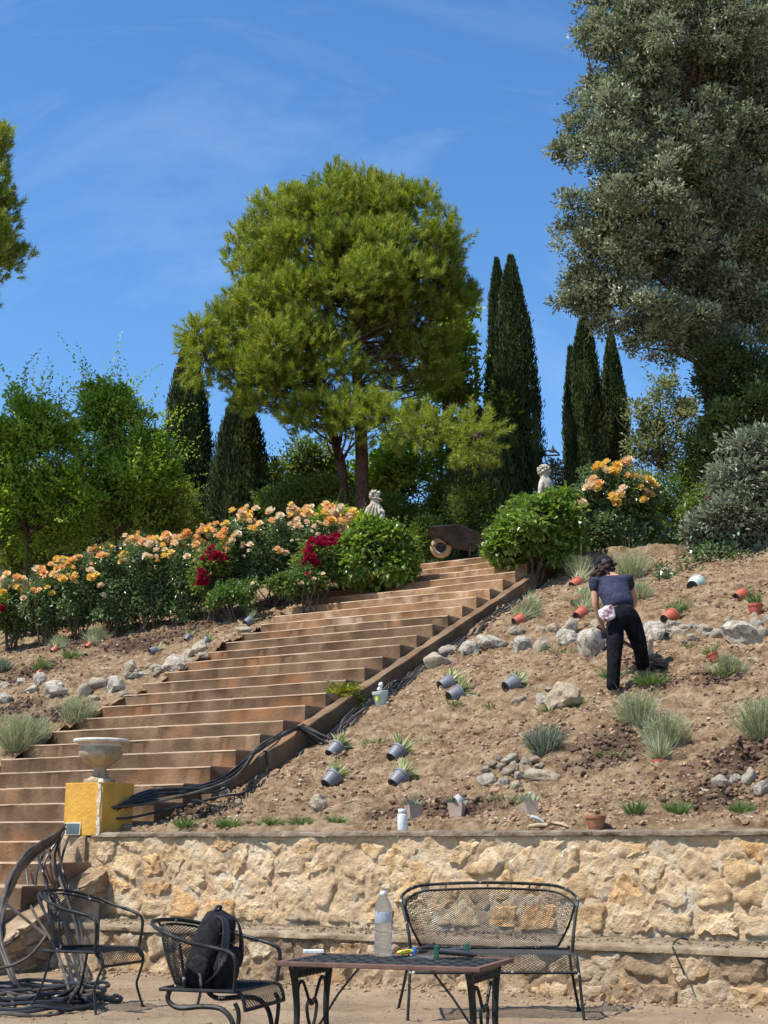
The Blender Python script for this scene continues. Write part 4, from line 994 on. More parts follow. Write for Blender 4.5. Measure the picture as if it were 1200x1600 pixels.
# ---- ivy mounds either side of the stair head
def mound(label, blobs, y, ncl):
    c = at_y(blobs[0][0], blobs[0][1] + blobs[0][3], y); c.z = zg(c.x, c.y); t = empty('ivy_bush', c, label, 'ivy bush')
    bs = [blob(*q, y) for q in blobs]; lb = [(p - np.array(c), r) for p, r in bs]
    b = MB()
    for p, r in lb:
        me_ = rock_mesh(6, 2); b.add([Vector(v.co) * 2 * .80 * Vector((1, 1, 1)) * 1.0 * ((r[0] + r[2]) / 2) + Vector(p) for v in me_.vertices], [tuple(q.vertices) for q in me_.polygons])
    b.build('shade_core', M['core'], t); b = MB()  # dark lumps standing in for shade under the ivy leaves
    for _ in range(6): limb(b, (random.uniform(-.1, .1), 0, 0), Vector(lb[0][0]) + Vector(rdir(1)[0]) * .4, .03, .01)
    b.build('stem', M['bark'], t)
    lb = lumpy([(c_, r_ * 1.06) for c_, r_ in lb], 9, .34, .6, .8); crown('foliage', lb, int(ncl * 1.9), 9, .08, .105, .080, M['ivy'], t, up=-.2, shell=.22, lump=.35, jitter=.7, under=1, sunny=.4); shoots('trailing_shoots', lb, 90, .22, M['ivy'], t, .09, .07, .5, 7)
mound('round ivy covered bush left of the stair head, below the seated statue', [(588, 868, 62, 50), (560, 880, 36, 38), (620, 876, 34, 36)], 21.9, 950)
mound('large ivy covered bush right of the stair head', [(835, 828, 66, 54), (860, 800, 46, 34), (800, 850, 36, 36), (868, 850, 40, 36)], 21.2, 1250)

# ---- roses
def blossom(seed, big=1.0):
    r = np.random.default_rng(seed); V = []; F = []
    for ring, (n, rad, z, tilt, sz) in enumerate([(7, .42, -.16, .55, .34), (6, .34, -.02, 1.0, .34), (5, .20, .05, 1.25, .32), (4, .08, .10, 1.4, .28)]):
        for i in range(n):
            a = 2 * PI * i / n + ring * .6 + r.uniform(-.2, .2); ca, sa = math.cos(a), math.sin(a)
            def P(u, v):   # petal-local: u across, v outward
                d = rad * .3 + v * math.cos(tilt) * sz * 1.6; h = z + v * math.sin(tilt) * sz * 1.4 - (.05 if abs(u) > .5 else 0)
                return (ca * d - sa * u * sz, sa * d + ca * u * sz, h)
            o = len(V); V += [P(0, 0), P(-.75, .55), P(-.35, 1.05), P(.35, 1.05), P(.75, .55), P(0, .5)]
            F += [(o, o + 5, o + 1), (o + 1, o + 5, o + 2), (o + 2, o + 5, o + 3), (o + 3, o + 5, o + 4), (o + 4, o + 5, o)]
    return V, F
BL = {}
for k in ('rose_apricot', 'rose_cream', 'rose_yellow', 'rose_red'):
    BL[k] = []
    for s_ in range(3):
        V_, F_ = blossom(s_); me = bpy.data.meshes.new('rose_bloom'); me.from_pydata(V_, [], F_); me.materials.append(M[k]); BL[k].append(me)
def bloom(parent, p, kind, size):
    o = link('bloom', random.choice(BL[kind]), parent); o.location = p; o.scale = (size,) * 3
    o.rotation_euler = (random.uniform(.1, 1.1), random.uniform(-.5, .5), random.uniform(-.8, .8)); return o
def rosebush(label, y, blobs, flowers, ncl=330, name='rose_bush', leaf='rose_leaf', cat='rose bush', stems=9, group=None):
    c = at_y(blobs[0][0], blobs[0][1] + blobs[0][3], y); c.z = zg(c.x, c.y); t = empty(name, c, label, cat, group)
    bs = [blob(*q, y) for q in blobs]; lb = [(p - np.array(c), r) for p, r in bs]
    b = MB()
    for _ in range(stems):
        k = random.randrange(len(lb)); limb(b, (random.uniform(-.15, .15), random.uniform(-.1, .1), 0), Vector(lb[k][0]) + Vector(rdir(1)[0] * lb[k][1] * .7), .016, .006)
    b.build('stem', M['twig'], t)
    crown('foliage', lumpy(lb, 5, .4), ncl, 12, .09, .066, .046, M[leaf], t, up=.1, shell=.75, lump=.3, under=1, jitter=.6)
    for px, py, sz, kd in flowers:
        # place on the front/top surface of the bush
        best = None
        for (cp, r) in bs:
            d = ray(px, py); o_ = Vector((0, 0, CAM_H)); A = sum((d[i] / r[i]) ** 2 for i in range(3)); B = 2 * sum(d[i] * (o_[i] - cp[i]) / r[i] ** 2 for i in range(3)); Cc = sum(((o_[i] - cp[i]) / r[i]) ** 2 for i in range(3)) - 1
            disc = B * B - 4 * A * Cc
            if disc >= 0:
                tt = (-B - disc ** .5) / (2 * A)
                if best is None or tt < best: best = tt
        P = (Vector((0, 0, CAM_H)) + ray(px, py) * best) if best else at_y(px, py, y)
        bloom(t, P - Vector(c), kd, sz * mpp(P) * 1.05)
    return t
A_, C_, Y_, D_ = 'rose_apricot', 'rose_cream', 'rose_yellow', 'rose_red'
def many(pts, kinds, s=(9, 14)):
    return [(x + random.uniform(-2, 2), y + random.uniform(-2, 2), random.uniform(*s), random.choice(kinds)) for x, y in pts]
def ridge(x0, x1, f, n, spread, kinds, s=(9, 14)):
    out = []
    while len(out) < n:
        x = random.uniform(x0, x1); y = f(x) + abs(random.gauss(0, spread)); kd = random.choice(kinds); c = random.choice([1, 1, 2, 3, 4])
        for _ in range(c): out.append((x + random.gauss(0, 7) * (c > 1), y + random.gauss(0, 5) * (c > 1), random.uniform(*s) * random.choice([.55, .8, 1, 1.1]), kd if random.random() < .8 else random.choice(kinds)))
    return out
topf = lambda x: np.interp(x, [0, 60, 130, 210, 300, 325, 380, 440, 500, 550], [915, 888, 868, 838, 835, 820, 798, 795, 788, 800])
yr = 22.8
specs = [('leftmost apricot rose bush of the hedge', 20, 945, 34, 30, yr + 1.2), ('apricot rose bush second from the left end of the hedge', 70, 930, 42, 38, yr + .9),
         ('apricot rose bush third from the left with pale buds', 125, 915, 44, 42, yr + .7), ('apricot rose bush in the middle of the low hedge', 180, 905, 44, 48, yr + .5),
         ('apricot rose bush with the fullest row of blooms, right of the middle', 235, 895, 46, 54, yr + .3), ('apricot rose bush ending the low hedge beside the first crimson flowers', 290, 892, 40, 50, yr + .1)]
for lab, px, py, rx, ry, y in specs:
    fl = ridge(px - rx, px + rx, topf, 22, 9, [A_, A_, C_, Y_]) + ridge(px - rx, px + rx, lambda x: topf(x) + 20, 13, 18, [A_, C_, C_, Y_], (7, 12))
    rosebush(lab, y, [(px, py, rx, ry), (px + 8, py + 12, rx * .9, ry * .8), (px, py + ry * .95, rx * 1.1, ry * .6)], fl, 680)
for lab, px, py, rx, ry, y in [('tall rose bush with orange blooms left of the big cluster', 360, 860, 44, 58, yr - .2), ('tall rose bush covered in apricot and cream blooms', 425, 850, 50, 56, yr - .3), ('tall rose bush with yellow top next to the seated statue', 492, 842, 50, 54, yr - .2)]:
    fl = ridge(px - rx, px + rx, topf, 28, 14, [A_, A_, C_, Y_, Y_], (9, 15)) + ridge(px - rx, px + rx, lambda x: topf(x) + 28, 14, 22, [A_, C_, C_], (7, 12))
    if px > 480: fl += many([(545, 806), (552, 802), (548, 809), (533, 812), (540, 815), (515, 793), (520, 796), (510, 790)], [A_, A_, Y_], (12, 17))
    rosebush(lab, y, [(px, py, rx, ry), (px - 6, py + 25, rx, ry * .8), (px + 18, py + 8, rx * .7, ry * .8), (px, py + ry * .8, rx, ry * .5)], fl, 760)
rosebush('large rose bush of yellow and orange blooms behind the gardener', 22.4, [(955, 800, 66, 62), (925, 775, 40, 40), (990, 770, 40, 34), (950, 750, 40, 28), (955, 850, 66, 40), (920, 830, 40, 40), (1000, 820, 36, 50)],
         many([(933, 725), (940, 730), (928, 733), (947, 722), (955, 735), (962, 728), (968, 735), (975, 725), (981, 720), (985, 728), (960, 738), (948, 737), (920, 755), (925, 760), (930, 757), (935, 762), (918, 762), (926, 752), (937, 755),
               (956, 775), (963, 780), (970, 777), (966, 785), (960, 783), (970, 770), (1005, 752), (1010, 748), (1015, 752), (1018, 755), (1000, 749), (1000, 765), (1024, 762), (1010, 770), (1018, 772), (1005, 783), (890, 790), (905, 780), (909, 788), (909, 816), (973, 762), (980, 745), (990, 745)], [A_, Y_, Y_, C_], (11, 16)), 2100, stems=14)
red = lambda cx, cy, rx, ry, n: [(random.gauss(cx, rx * .5), random.gauss(cy, ry * .5), random.uniform(6, 10), D_) for _ in range(n)]
rosebush('crimson flowering bush at the right end of the low apricot hedge', 22.2, [(335, 880, 30, 34), (320, 905, 28, 30)], red(332, 868, 12, 10, 22) + red(350, 872, 8, 8, 8) + red(316, 904, 14, 14, 26), 240, 'flowering_bush', 'broad_dark', 'flowering bush')
rosebush('crimson flowering bush between the tall roses and the ivy bush', 21.9, [(500, 870, 40, 34), (490, 895, 36, 26)], red(505, 846, 18, 9, 36) + red(485, 858, 8, 10, 12) + red(486, 880, 12, 10, 24) + red(525, 842, 8, 7, 12), 300, 'flowering_bush', 'broad_dark', 'flowering bush')
rosebush('bush with a few crimson blooms half hidden by the silver shrub', 22.5, [(1080, 800, 40, 40), (1100, 790, 34, 36)], red(1105, 780, 6, 3, 10) + red(1088, 805, 9, 9, 14), 220, 'flowering_bush', 'broad_dark', 'flowering bush')
rosebush('low weedy shrub with arching leaves left of the stair head', 21.6, [(480, 905, 46, 24), (450, 918, 30, 18)], [(470, 912, 8, C_), (490, 905, 7, C_), (481, 897, 8, D_), (505, 897, 7, C_)], 260, 'leafy_shrub', 'tuft', 'shrub', stems=6)
rosebush('cluster of green sprouts under the hedge near the spotlight', 21.8, [(372, 925, 36, 22), (340, 940, 20, 14)], [(395, 912, 7, C_)], 170, 'leafy_shrub', 'tuft', 'shrub', stems=5)
rosebush('red flower at the very left edge of the hedge', 23.6, [(0, 948, 18, 16)], red(3, 951, 5, 4, 5), 60, 'flowering_bush', 'broad_dark', 'flowering bush', stems=3)
# ============================================================ OBJECTS
def mpanel(fn, lu, lv, cw=.030, ch=.017, r=.0022, mask=None, name='mesh_panel', mat=None, parent=None, wob=0):
    """expanded metal: diamond lattice of real strands over the surface fn(u,v)"""
    b = MB(); nu, nv = lu / cw, lv / ch
    def strand(sign, c):
        # nu*u + sign*nv*v = c ; walk along v
        pts = []; n = max(3, int(lv / .03))
        v0, v1 = 0.0, 1.0
        us = [(c - sign * nv * v) / nu for v in (0, 1)]
        # clip to 0<=u<=1
        vs = []
        for i in range(n + 1):
            v = i / n; u = (c - sign * nv * v) / nu
            vs.append((u, v))
        lo, hi = None, None
        a = [(u, v) for u, v in vs if 0 <= u <= 1]
        # exact ends
        for ub in (0.0, 1.0):
            v = (c - nu * ub) / (sign * nv)
            if 0 <= v <= 1: a.append((ub, v))
        a.sort(key=lambda t: t[1])
        if len(a) > 1 and a[-1][1] - a[0][1] > .02: return a
        return None
    kmin = int(-nv) - 1; kmax = int(nu + nv) + 1
    for sign in (1, -1):
        for c in range(kmin, kmax + 1):
            a = strand(sign, c + .5)
            if a: b.tube([fn(u, v) for u, v in a], r, 3, caps=False)
    return b.build(name, mat or M['iron'], parent)

# ---- barrel-back iron chair, forward = +Y
def chair(label, sh=.395, top=.755, bouncer=False, wd=.54):
    t = empty('iron_chair', (0, 0, 0), label, 'chair')
    h = wd / 2; dz = top - sh
    rail = [(h - .01, .20, sh + .005), (h + .005, .21, sh + dz * .45), (h, .16, sh + dz * .60), (h + .03, -.02, sh + dz * .72), (h + .01, -.17, sh + dz * .86), (h * .62, -.30, top - .01), (0, -.345, top), ]
    full = rail + [(-x, y, z) for x, y, z in rail[-2::-1]]
    b = MB(); b.tube(arc(full, 8), .0105, 8); b.build('arm_rail', M['iron'], t, True)
    def railpt(a):   # inner top rail, a in [-1,1] around the back
        x = (h - .015) * math.sin(a * 1.45) * 1.0; y = -.10 - .225 * (math.cos(a * 1.45)); z = top - .02 - (1 - math.cos(a * 1.45)) * dz * .20
        return Vector((x, y + .02, z))
    def seatpt(a):
        x = (h - .055) * math.sin(a * 1.4); y = -.06 - .15 * math.cos(a * 1.4); return Vector((x, y, sh + .01))
    b = MB(); b.tube([railpt(-1 + 2 * i / 24) for i in range(25)], .007, 6); b.tube([seatpt(-1 + 2 * i / 24) for i in range(25)], .006, 6)
    for s_ in (-1, 1): b.tube(arc([railpt(s_), railpt(s_).lerp(seatpt(s_), .5) + Vector((s_ * -.008, 0, 0)), seatpt(s_)], 5), .0075, 6)
    for s_ in (-.75, -.25, .25, .75):
        p_ = railpt(s_); b.tube([p_, p_ + Vector((p_.x * .07, -.012, .02))], .006, 6)
    b.build('back_frame', M['chipped'], t, True)
    mpanel(lambda u, v: railpt(-1 + 2 * u).lerp(seatpt(-1 + 2 * u), v) + Vector((0, -.012 * math.sin(v * PI), 0)), .85, dz, .030, .017, .0021, parent=t, name='back_mesh')
    # seat with rolled front edge
    def seatsurf(u, v):
        x = (u - .5) * 2 * (h - .03) * (1 - .12 * max(0, .4 - v)); y = -.21 + v * .52; z = sh - .012 * math.sin(u * PI) * math.sin(min(v, .8) / .8 * PI)
        if v > .80: k = (v - .80) / .20; y = -.21 + .80 * .52 + math.sin(k * 1.45) * .045; z = sh - (1 - math.cos(k * 1.45)) * .095
        return Vector((x, y, z))
    mpanel(seatsurf, wd - .06, .56, .030, .017, .0021, parent=t, name='seat_mesh')
    b = MB(); e = [seatsurf(1, v / 16) for v in range(17)] + [seatsurf(0, v / 16) for v in range(16, -1, -1)]
    b.tube(e, .0095, 7, closed=True); b.tube([seatsurf(u / 4, .80) for u in range(5)], .004, 5); b.build('seat_frame', M['iron'], t, True)
    if not bouncer:
        for s_ in (-1, 1):
            b = MB(); b.tube(arc([(s_ * (h - .035), .19, sh - .01), (s_ * (h - .03), .245, sh - .07), (s_ * (h - .02), .215, sh - .17), (s_ * (h - .02), .20, .14), (s_ * (h + .005), .235, .01)], 6), .0085, 7); b.lathe([(.014, 0), (.016, .012)], 8, Matrix.Translation((s_ * (h + .005), .237, 0))); b.build('leg', M['iron'], t, True)
            b = MB(); b.tube(arc([(s_ * (h - .06), -.16, sh), (s_ * (h - .045), -.20, sh * .5), (s_ * (h - .01), -.27, .01)], 5), .0085, 7); b.lathe([(.014, 0), (.016, .012)], 8, Matrix.Translation((s_ * (h - .01), -.27, 0))); b.build('leg', M['iron'], t, True)
    else:
        for s_ in (-1, 1):
            x = s_ * (h - .05)
            b = MB(); b.tube(arc([(x, -.16, sh), (x, -.17, sh - .05), (x, -.11, sh - .085), (x, .02, sh - .075), (x, .12, sh - .085), (x, .18, sh - .15), (x, .20, .05), (x, .17, .014), (x, -.05, .012), (x, -.30, .012)], 6), .013, 8); b.build('spring_base', M['iron'], t, True)
            b = MB(); b.tube(arc([(x * 1.12, .20, sh - .05), (x * 1.1, .22, sh - .12), (x * 1.1, .19, .02)], 5), .011, 7); b.build('leg', M['iron'], t, True)
        b = MB(); b.tube([(-(h - .05), -.30, .012), (h - .05, -.30, .012)], .012, 8); b.build('cross_bar', M['iron'], t, True)
    return t
c1 = chair('black wrought iron armchair at the left, in front of the coiled hoses', .375, .74)
c1.location = (-1.90, 9.62, 0); c1.rotation_euler = (0, 0, R(-112))
c2 = chair('black iron armchair with a backpack on its seat, left of the table', .345, .66, True, .56)
c2.location = (-.83, 7.52, 0); c2.rotation_euler = (0, 0, R(-108))

# ---- bench
bt = empty('iron_bench', (.672, 9.25, 0), 'black iron mesh loveseat bench with chipped paint against the stone wall', 'bench'); bt.rotation_euler = (0, 0, PI)
hw, sh, tp_ = .535, .385, .795
def brail(a, inset=0.0):   # a -1..1
    s_ = abs(a); k = max(0, (s_ - .72) / .28)
    x = a / max(s_, 1e-6) * (min(s_, .72) / .72 * (hw - .17) + math.sin(k * PI / 2) * .20) * (1 - inset) if s_ > 0 else 0
    y = -.30 + (1 - math.cos(k * PI / 2)) * .16; z = tp_ - inset * .5 - .012 * (s_ / .72 if s_ < .72 else 1) ** 2 - (1 - math.cos(k * PI / 2)) * .095
    return Vector((x, y, z))
b = MB(); top = [brail(-1 + 2 * i / 40) for i in range(41)]
b.tube([(-hw + .03, -.02, sh)] + arc([(-hw + .02, -.02, sh + .10), (-hw - .005, -.08, sh + .22), tuple(top[0])], 5) + top[1:] + arc([tuple(top[-1]), (hw + .005, -.08, sh + .22), (hw - .02, -.02, sh + .10)], 5) + [(hw - .03, -.02, sh)], .0105, 8)
b.build('top_rail', M['chipped'], bt, True)
def bin_(a): p = brail(a, .045); return Vector((p.x, p.y + .03, p.z - .012))
def bseat(a): return Vector((a * (hw - .10), -.235 + .05 * a * a, sh + .02))
b = MB(); b.tube([bin_(-1 + i / 20) for i in range(41)], .008, 7)
for s_ in (-1, 1): b.tube(arc([bin_(s_), bin_(s_).lerp(bseat(s_), .5) + Vector((s_ * .012, 0, 0)), bseat(s_)], 5), .008, 7)
b.build('back_frame', M['iron'], bt, True)
b = MB(); b.tube([bseat(-1 + i / 10) + Vector((0, .0, -.012 * math.cos((-1 + i / 10) * PI / 2))) for i in range(21)], .008, 7); b.build('back_rail', M['chipped'], bt, True)
for s_ in (-.55, 0, .55):
    b = MB(); p = bin_(s_); b.tube([p, brail(s_)], .006, 6); b.build('rail_spacer', M['iron'], bt)
def bback(u, v):
    a = -1 + 2 * u; p = bin_(a).lerp(bseat(a), v); p.y -= .02 * math.sin(v * PI); return p
mpanel(bback, 1.18, .40, .026, .0145, .0019, parent=bt, name='back_mesh')
def bss(u, v):
    x = (u - .5) * 2 * (hw - .03); y = -.24 + v * .52; z = sh - .01 * math.sin(min(v / .75, 1) * PI)
    if v > .75: k = (v - .75) / .25; y = -.24 + .39 + math.sin(k * 1.5) * .05; z = sh - (1 - math.cos(k * 1.5)) * .115
    return Vector((x, y, z))
mpanel(bss, 1.08, .60, .028, .0155, .0019, parent=bt, name='seat_mesh')
b = MB(); e = [bss(1, v / 16) for v in range(17)] + [bss(0, v / 16) for v in range(16, -1, -1)]; b.tube(e, .0095, 7, closed=True); b.build('seat_frame', M['chipped'], bt, True)
for s_ in (-1, 1):
    b = MB(); b.tube(arc([(s_ * (hw - .03), .18, sh - .02), (s_ * (hw - .02), .21, sh - .13), (s_ * (hw - .015), .22, .16), (s_ * (hw - .005), .25, .006)], 6), .0095, 7); b.lathe([(.018, 0), (.018, .012)], 8, Matrix.Translation((s_ * (hw - .005), .25, 0))); b.build('leg', M['chipped'], bt, True)
    b = MB(); b.tube(arc([(s_ * (hw - .03), -.20, sh + .02), (s_ * (hw - .02), -.225, sh - .06), (s_ * (hw + .0), -.27, sh * .55), (s_ * (hw + .045), -.36, .006)], 6), .0095, 7); b.lathe([(.018, 0), (.018, .012)], 8, Matrix.Translation((s_ * (hw + .045), -.36, 0))); b.build('leg', M['iron'], bt, True)

# ---- table
tt = empty('iron_table', (.06, 7.345, 0), 'low iron patio table with lattice top and heart scroll end legs', 'table'); tt.rotation_euler = (0, 0, R(-20.3))
TW, TD, TH = 1.04, .60, .485
b = MB(); x0, y0 = TW / 2, TD / 2
for y in (-y0 + .016, y0 - .016): b.box((0, y, TH - .011), (TW, .032, .022))
for x in (-x0 + .016, x0 - .016): b.box((x, 0, TH - .011), (.032, TD - .066, .022))
b.build('table_rim', M['rail_brown'], tt, bevel=.004)
b = MB(); n = 13
for i in range(n + 1):     # wavy cast bars crossing
    x = -x0 + .04 + (TW - .08) * i / n
    b.tube([(x + .018 * math.sin(j * PI * .5 + i * PI), -y0 + .03 + (TD - .06) * j / 16, TH - .012) for j in range(17)], .008, 5)
for i in range(9):
    y = -y0 + .05 + (TD - .10) * i / 8
    b.tube([(-x0 + .03 + (TW - .06) * j / 40, y + .012 * math.sin(j * PI * .65 + i * PI), TH - .008) for j in range(41)], .007, 5)
b.build('lattice_top', M['iron'], tt)
for s_ in (-1, 1):
    xx = s_ * (x0 - .07); b = MB()
    b.box((xx, 0, TH - .045), (.022, TD - .10, .045))
    for k in range(11): b.lathe([(.004, -.02), (.019, -.012), (.019, .012), (.004, .02)], 8, Matrix.Translation((xx, -.22 + k * .044, TH - .066)) @ Matrix.Rotation(PI / 2, 4, 'Y'))
    b.build('apron', M['iron'], tt)
    for e in (-1, 1):
        b = MB(); path = arc([(xx, e * (y0 - .055), TH - .03), (xx, e * (y0 - .09), TH - .11), (xx, e * (y0 - .115), .24), (xx, e * (y0 - .10), .12), (xx, e * (y0 - .04), .02)], 7)
        b.tube(path, [.021 - .008 * i / (len(path) - 1) for i in range(len(path))], 8); b.lathe([(.02, 0), (.022, .015)], 8, Matrix.Translation((xx, e * (y0 - .035), 0))); b.build('leg', M['iron'], tt, True)
    b = MB()
    for e in (-1, 1):
        b.tube(arc([(xx, e * .185, TH - .18), (xx, e * .165, TH - .12), (xx, e * .12, TH - .105), (xx, e * .075, TH - .15), (xx, e * .035, TH - .205), (xx, e * .006, TH - .225)], 6), .0085, 6)
        b.tube(arc([(xx, 0, TH - .222), (xx, e * .03, TH - .20), (xx, e * .062, TH - .23), (xx, e * .045, TH - .29), (xx, e * .01, TH - .345), (xx, e * .0, TH - .40)], 6), .0085, 6)
        b.tube(arc([(xx, 0, TH - .385), (xx, e * .05, TH - .40), (xx, e * .10, TH - .38), (xx, e * .17, TH - .39), (xx, e * .19, TH - .41)], 5), .012, 6)
    b.build('heart_scroll', M['iron'], tt, True)
    b = MB(); b.tube([(s_ * .17, -.02, TH - .02), (s_ * .30, -.02, TH - .17), (xx, 0, TH - .385)], .006, 6); b.build('brace', M['iron'], tt)

def ontable(px, py):
    return at_z(px, py, TH)
# bottle
p = ontable(599, 1495); wb = empty('water_bottle', (p.x, p.y, TH + .001), 'large clear plastic water bottle with pale blue label on the table', 'bottle')
prof = [(.038, 0), (.044, .006), (.045, .03), (.042, .036), (.045, .042), (.045, .07), (.042, .076), (.045, .082), (.045, .11), (.041, .117), (.045, .124), (.045, .15), (.0435, .158), (.0435, .225), (.045, .232), (.040, .255), (.026, .283), (.0145, .30), (.0145, .312)]
b = MB(); b.lathe(prof, 28, cap=False); b.build('bottle_body', M['bottle'], wb, True)
b = MB(); b.lathe([(.0445, .165), (.0452, .167), (.0452, .218), (.0445, .220)], 28, cap=False); b.build('label', M['bottle_label'], wb, True)
b = MB(); b.lathe([(.0165, .302), (.0172, .304), (.0172, .318), (.015, .321), (.001, .321)], 18); b.build('cap', M['white'], wb, True)
# white phone-like packet
p = ontable(490, 1490); ph = MB(); ph.box((0, 0, .009), (.105, .055, .018)); o = ph.build('white_packet', M['white'], None, bevel=.004); o.location = (p.x, p.y, TH + .002); o.rotation_euler = (0, 0, R(8)); tag(o, 'small white folded packet at the left end of the table', 'packet')
# garden shears, spray gun etc
p = ontable(700, 1497); sh_ = empty('garden_tool', (p.x, p.y, TH), 'black handled tool with square dark green ends lying on the table', 'garden tool'); sh_.rotation_euler = (0, 0, R(-6))
b = MB(); b.box((-.055, -.02, .031), (.022, .035, .062)); b.build('end_block', M['green_tool'], sh_, bevel=.004)
b = MB(); b.box((.095, .06, .037), (.022, .035, .062)); b.build('end_block', M['green_tool'], sh_, bevel=.004)
b = MB(); b.tube([(-.045, -.02, .035), (.05, -.02, .028), (.12, -.022, .020), (.15, -.022, .014)], [.016, .016, .013, .003], 10); b.build('grip', M['black_strap'], sh_, True)
b = MB(); b.tube([(-.035, .035, .03), (.03, .05, .036), (.09, .06, .038)], [.009, .014, .014], 10); b.build('grip', M['black_strap'], sh_, True)
p = ontable(645, 1492); pl = empty('pliers', (p.x, p.y, TH), 'yellow handled pliers beside the bottle on the table', 'pliers'); pl.rotation_euler = (0, 0, R(14))
for e in (-1, 1):
    b = MB(); b.tube(arc([(.03, 0, .016), (-.01, e * .014, .018), (-.075, e * .03, .010)], 5), [.007, .008, .010, .010, .010, .010, .010, .010, .010, .010, .006], 8); b.build('handle', M['yellow_tool'], pl, True)
b = MB(); b.tube([(.02, 0, .016), (.045, 0, .016), (.085, .0, .014)], [.011, .012, .003], 8); b.build('jaw', M['steel'], pl, True)
p = ontable(645, 1491); b = MB(); b.lathe([(.004, 0), (.016, .004), (.017, .02), (.013, .032), (.003, .034)], 14); o = b.build('blue_knob', M['blue_tool'], None, True); o.location = (p.x + .005, p.y - .05, TH + .001); tag(o, 'small bright blue cap between the pliers and the green tool', 'cap')
p = ontable(672, 1488); b = MB(); b.tube([(-.05, 0, .02), (0, .01, .026), (.055, 0, .018)], [.009, .016, .006], 8); b.tube([(0, .01, .02), (.02, .035, .04)], [.008, .01], 8); b.lathe([(.012, 0), (.012, .03)], 10, Matrix.Translation((-.03, .02, 0))); o = b.build('hose_fitting', M['steel'], None, True); o.location = (p.x, p.y, TH + .002); tag(o, 'dark metal hose fitting lying behind the pliers on the table', 'fitting')
p = ontable(655, 1499); b = MB()
for k in range(5): b.tube(arc([(-.06 + .02 * k, .01 * k - .02, .006), (0, .02 * math.sin(k), .014), (.07, -.01 * k + .02, .005)], 4), .0022, 4)
o = b.build('clear_film_strips', M['bottle'], None); o.location = (p.x, p.y, TH + .001); tag(o, 'crumpled clear plastic strips in front of the pliers', 'plastic strip')

# ---- backpack
bp_ = empty('backpack', (0, 0, 0), 'black backpack leaning on the back of the iron armchair', 'backpack')
bp_.scale = (.86, .86, .80)
bp_.location = c2.matrix_basis @ Vector((.0, -.09, .355)); bp_.rotation_euler = (R(-14), 0, c2.rotation_euler.z)
def puff(w_, d_, h_, sub=3, sq_=.55, wr=.012, seed=0, taper=.12):
    bm = bmesh.new(); bmesh.ops.create_cube(bm, size=2); bmesh.ops.subdivide_edges(bm, edges=bm.edges, cuts=9, use_grid_fill=True)
    for v in bm.verts:
        p = v.co.copy(); n = p.normalized(); c = Vector(p); s_ = p.lerp(n * 1.22, sq_)
        k = 1 - taper * (s_.z + 1) / 2
        s_ = Vector((s_.x * w_ / 2 * k, s_.y * d_ / 2 * k, s_.z * h_ / 2 + h_ / 2))
        s_ += n * mnoise.fractal(s_ * 14 + Vector((seed, 0, 0)), 1, 2, 3) * wr; v.co = s_
    me = bpy.data.meshes.new('puff'); bm.to_mesh(me); bm.free(); me.polygons.foreach_set('use_smooth', [True] * len(me.polygons)); return me
def padd(name, me, mat, parent, loc=(0, 0, 0), rot=(0, 0, 0)):
    me.materials.append(mat); return link(name, me, parent, loc, rot)
padd('main_bag', puff(.31, .20, .44, wr=.02, taper=.22), M['black_cloth'], bp_, (0, 0, 0))
padd('front_pocket', puff(.26, .09, .24, wr=.016, seed=5), M['black_cloth'], bp_, (0, .115, .02))
padd('side_pocket', puff(.07, .13, .16, wr=.014, seed=8), M['black_cloth'], bp_, (.165, .02, .02))
padd('side_pocket', puff(.07, .13, .16, wr=.014, seed=9), M['black_cloth'], bp_, (-.165, .02, .02))
for s_ in (-1, 1):
    b = MB(); pp = arc([(s_ * .05, -.04, .43), (s_ * .08, .07, .42), (s_ * .115, .125, .30), (s_ * .135, .13, .14), (s_ * .15, .07, .03)], 6)
    for i in range(len(pp) - 1):
        a, c = pp[i], pp[i + 1]; d = (c - a); ln = d.length; q = d.to_track_quat('Y', 'Z').to_matrix(); b.box((a + c) / 2, (.045, ln * 1.15, .012), q)
    b.build('shoulder_strap', M['black_strap'], bp_)
b = MB(); b.tube(arc([(-.05, -.03, .43), (-.03, -.02, .475), (.03, -.02, .475), (.05, -.03, .43)], 5), .010, 8); b.build('top_handle', M['black_strap'], bp_, True)
b = MB(); b.tube(arc([(.19, .03, .12), (.225, .09, .02), (.24, .10, -.09)], 4), .010, 4); b.build('hanging_strap', M['black_strap'], bp_)
for z in (.16, .27, .345):
    b = MB(); b.tube(arc([(-.13, .10 - z * .05, z), (0, .135 - z * .1, z + .012), (.13, .10 - z * .05, z)], 6), .0045, 5); b.build('zip', M['black_strap'], bp_)

# ---- pedestal, urn, spotlights
ped = empty('pedestal', sq(-.03, Q0 - .11, 0), 'cracked yellow plastered pedestal under the stone urn at the end of the wall', 'pedestal'); ped.rotation_euler = (0, 0, -AZ)
PB, PT, PWd = HW - .03, HW + .445, .225
b = MB(); b.box((-.006, .21, (PB + PT) / 2), (.42, .43, PT - PB)); b.build('plaster_block', M['yellow'], ped, bevel=.008)
b = MB()   # split facing slab proud on the right side
b.box((.222, .215, (PB + PT) / 2 - .003), (.024, .425, PT - PB + .006), Matrix.Rotation(R(1.2), 3, 'Y')); b.build('loose_facing', M['yellow'], ped, bevel=.004)
b = MB(); V = []
for i in range(9): 
    z = PB + (PT - PB) * i / 8; V += [(.19 + .008 * math.sin(i * 2.1), -.012 - .004 * (i % 2), z), (.222 + .007 * math.sin(i * 1.3), -.010, z), (.222, .03, z), (.19, .03, z)]
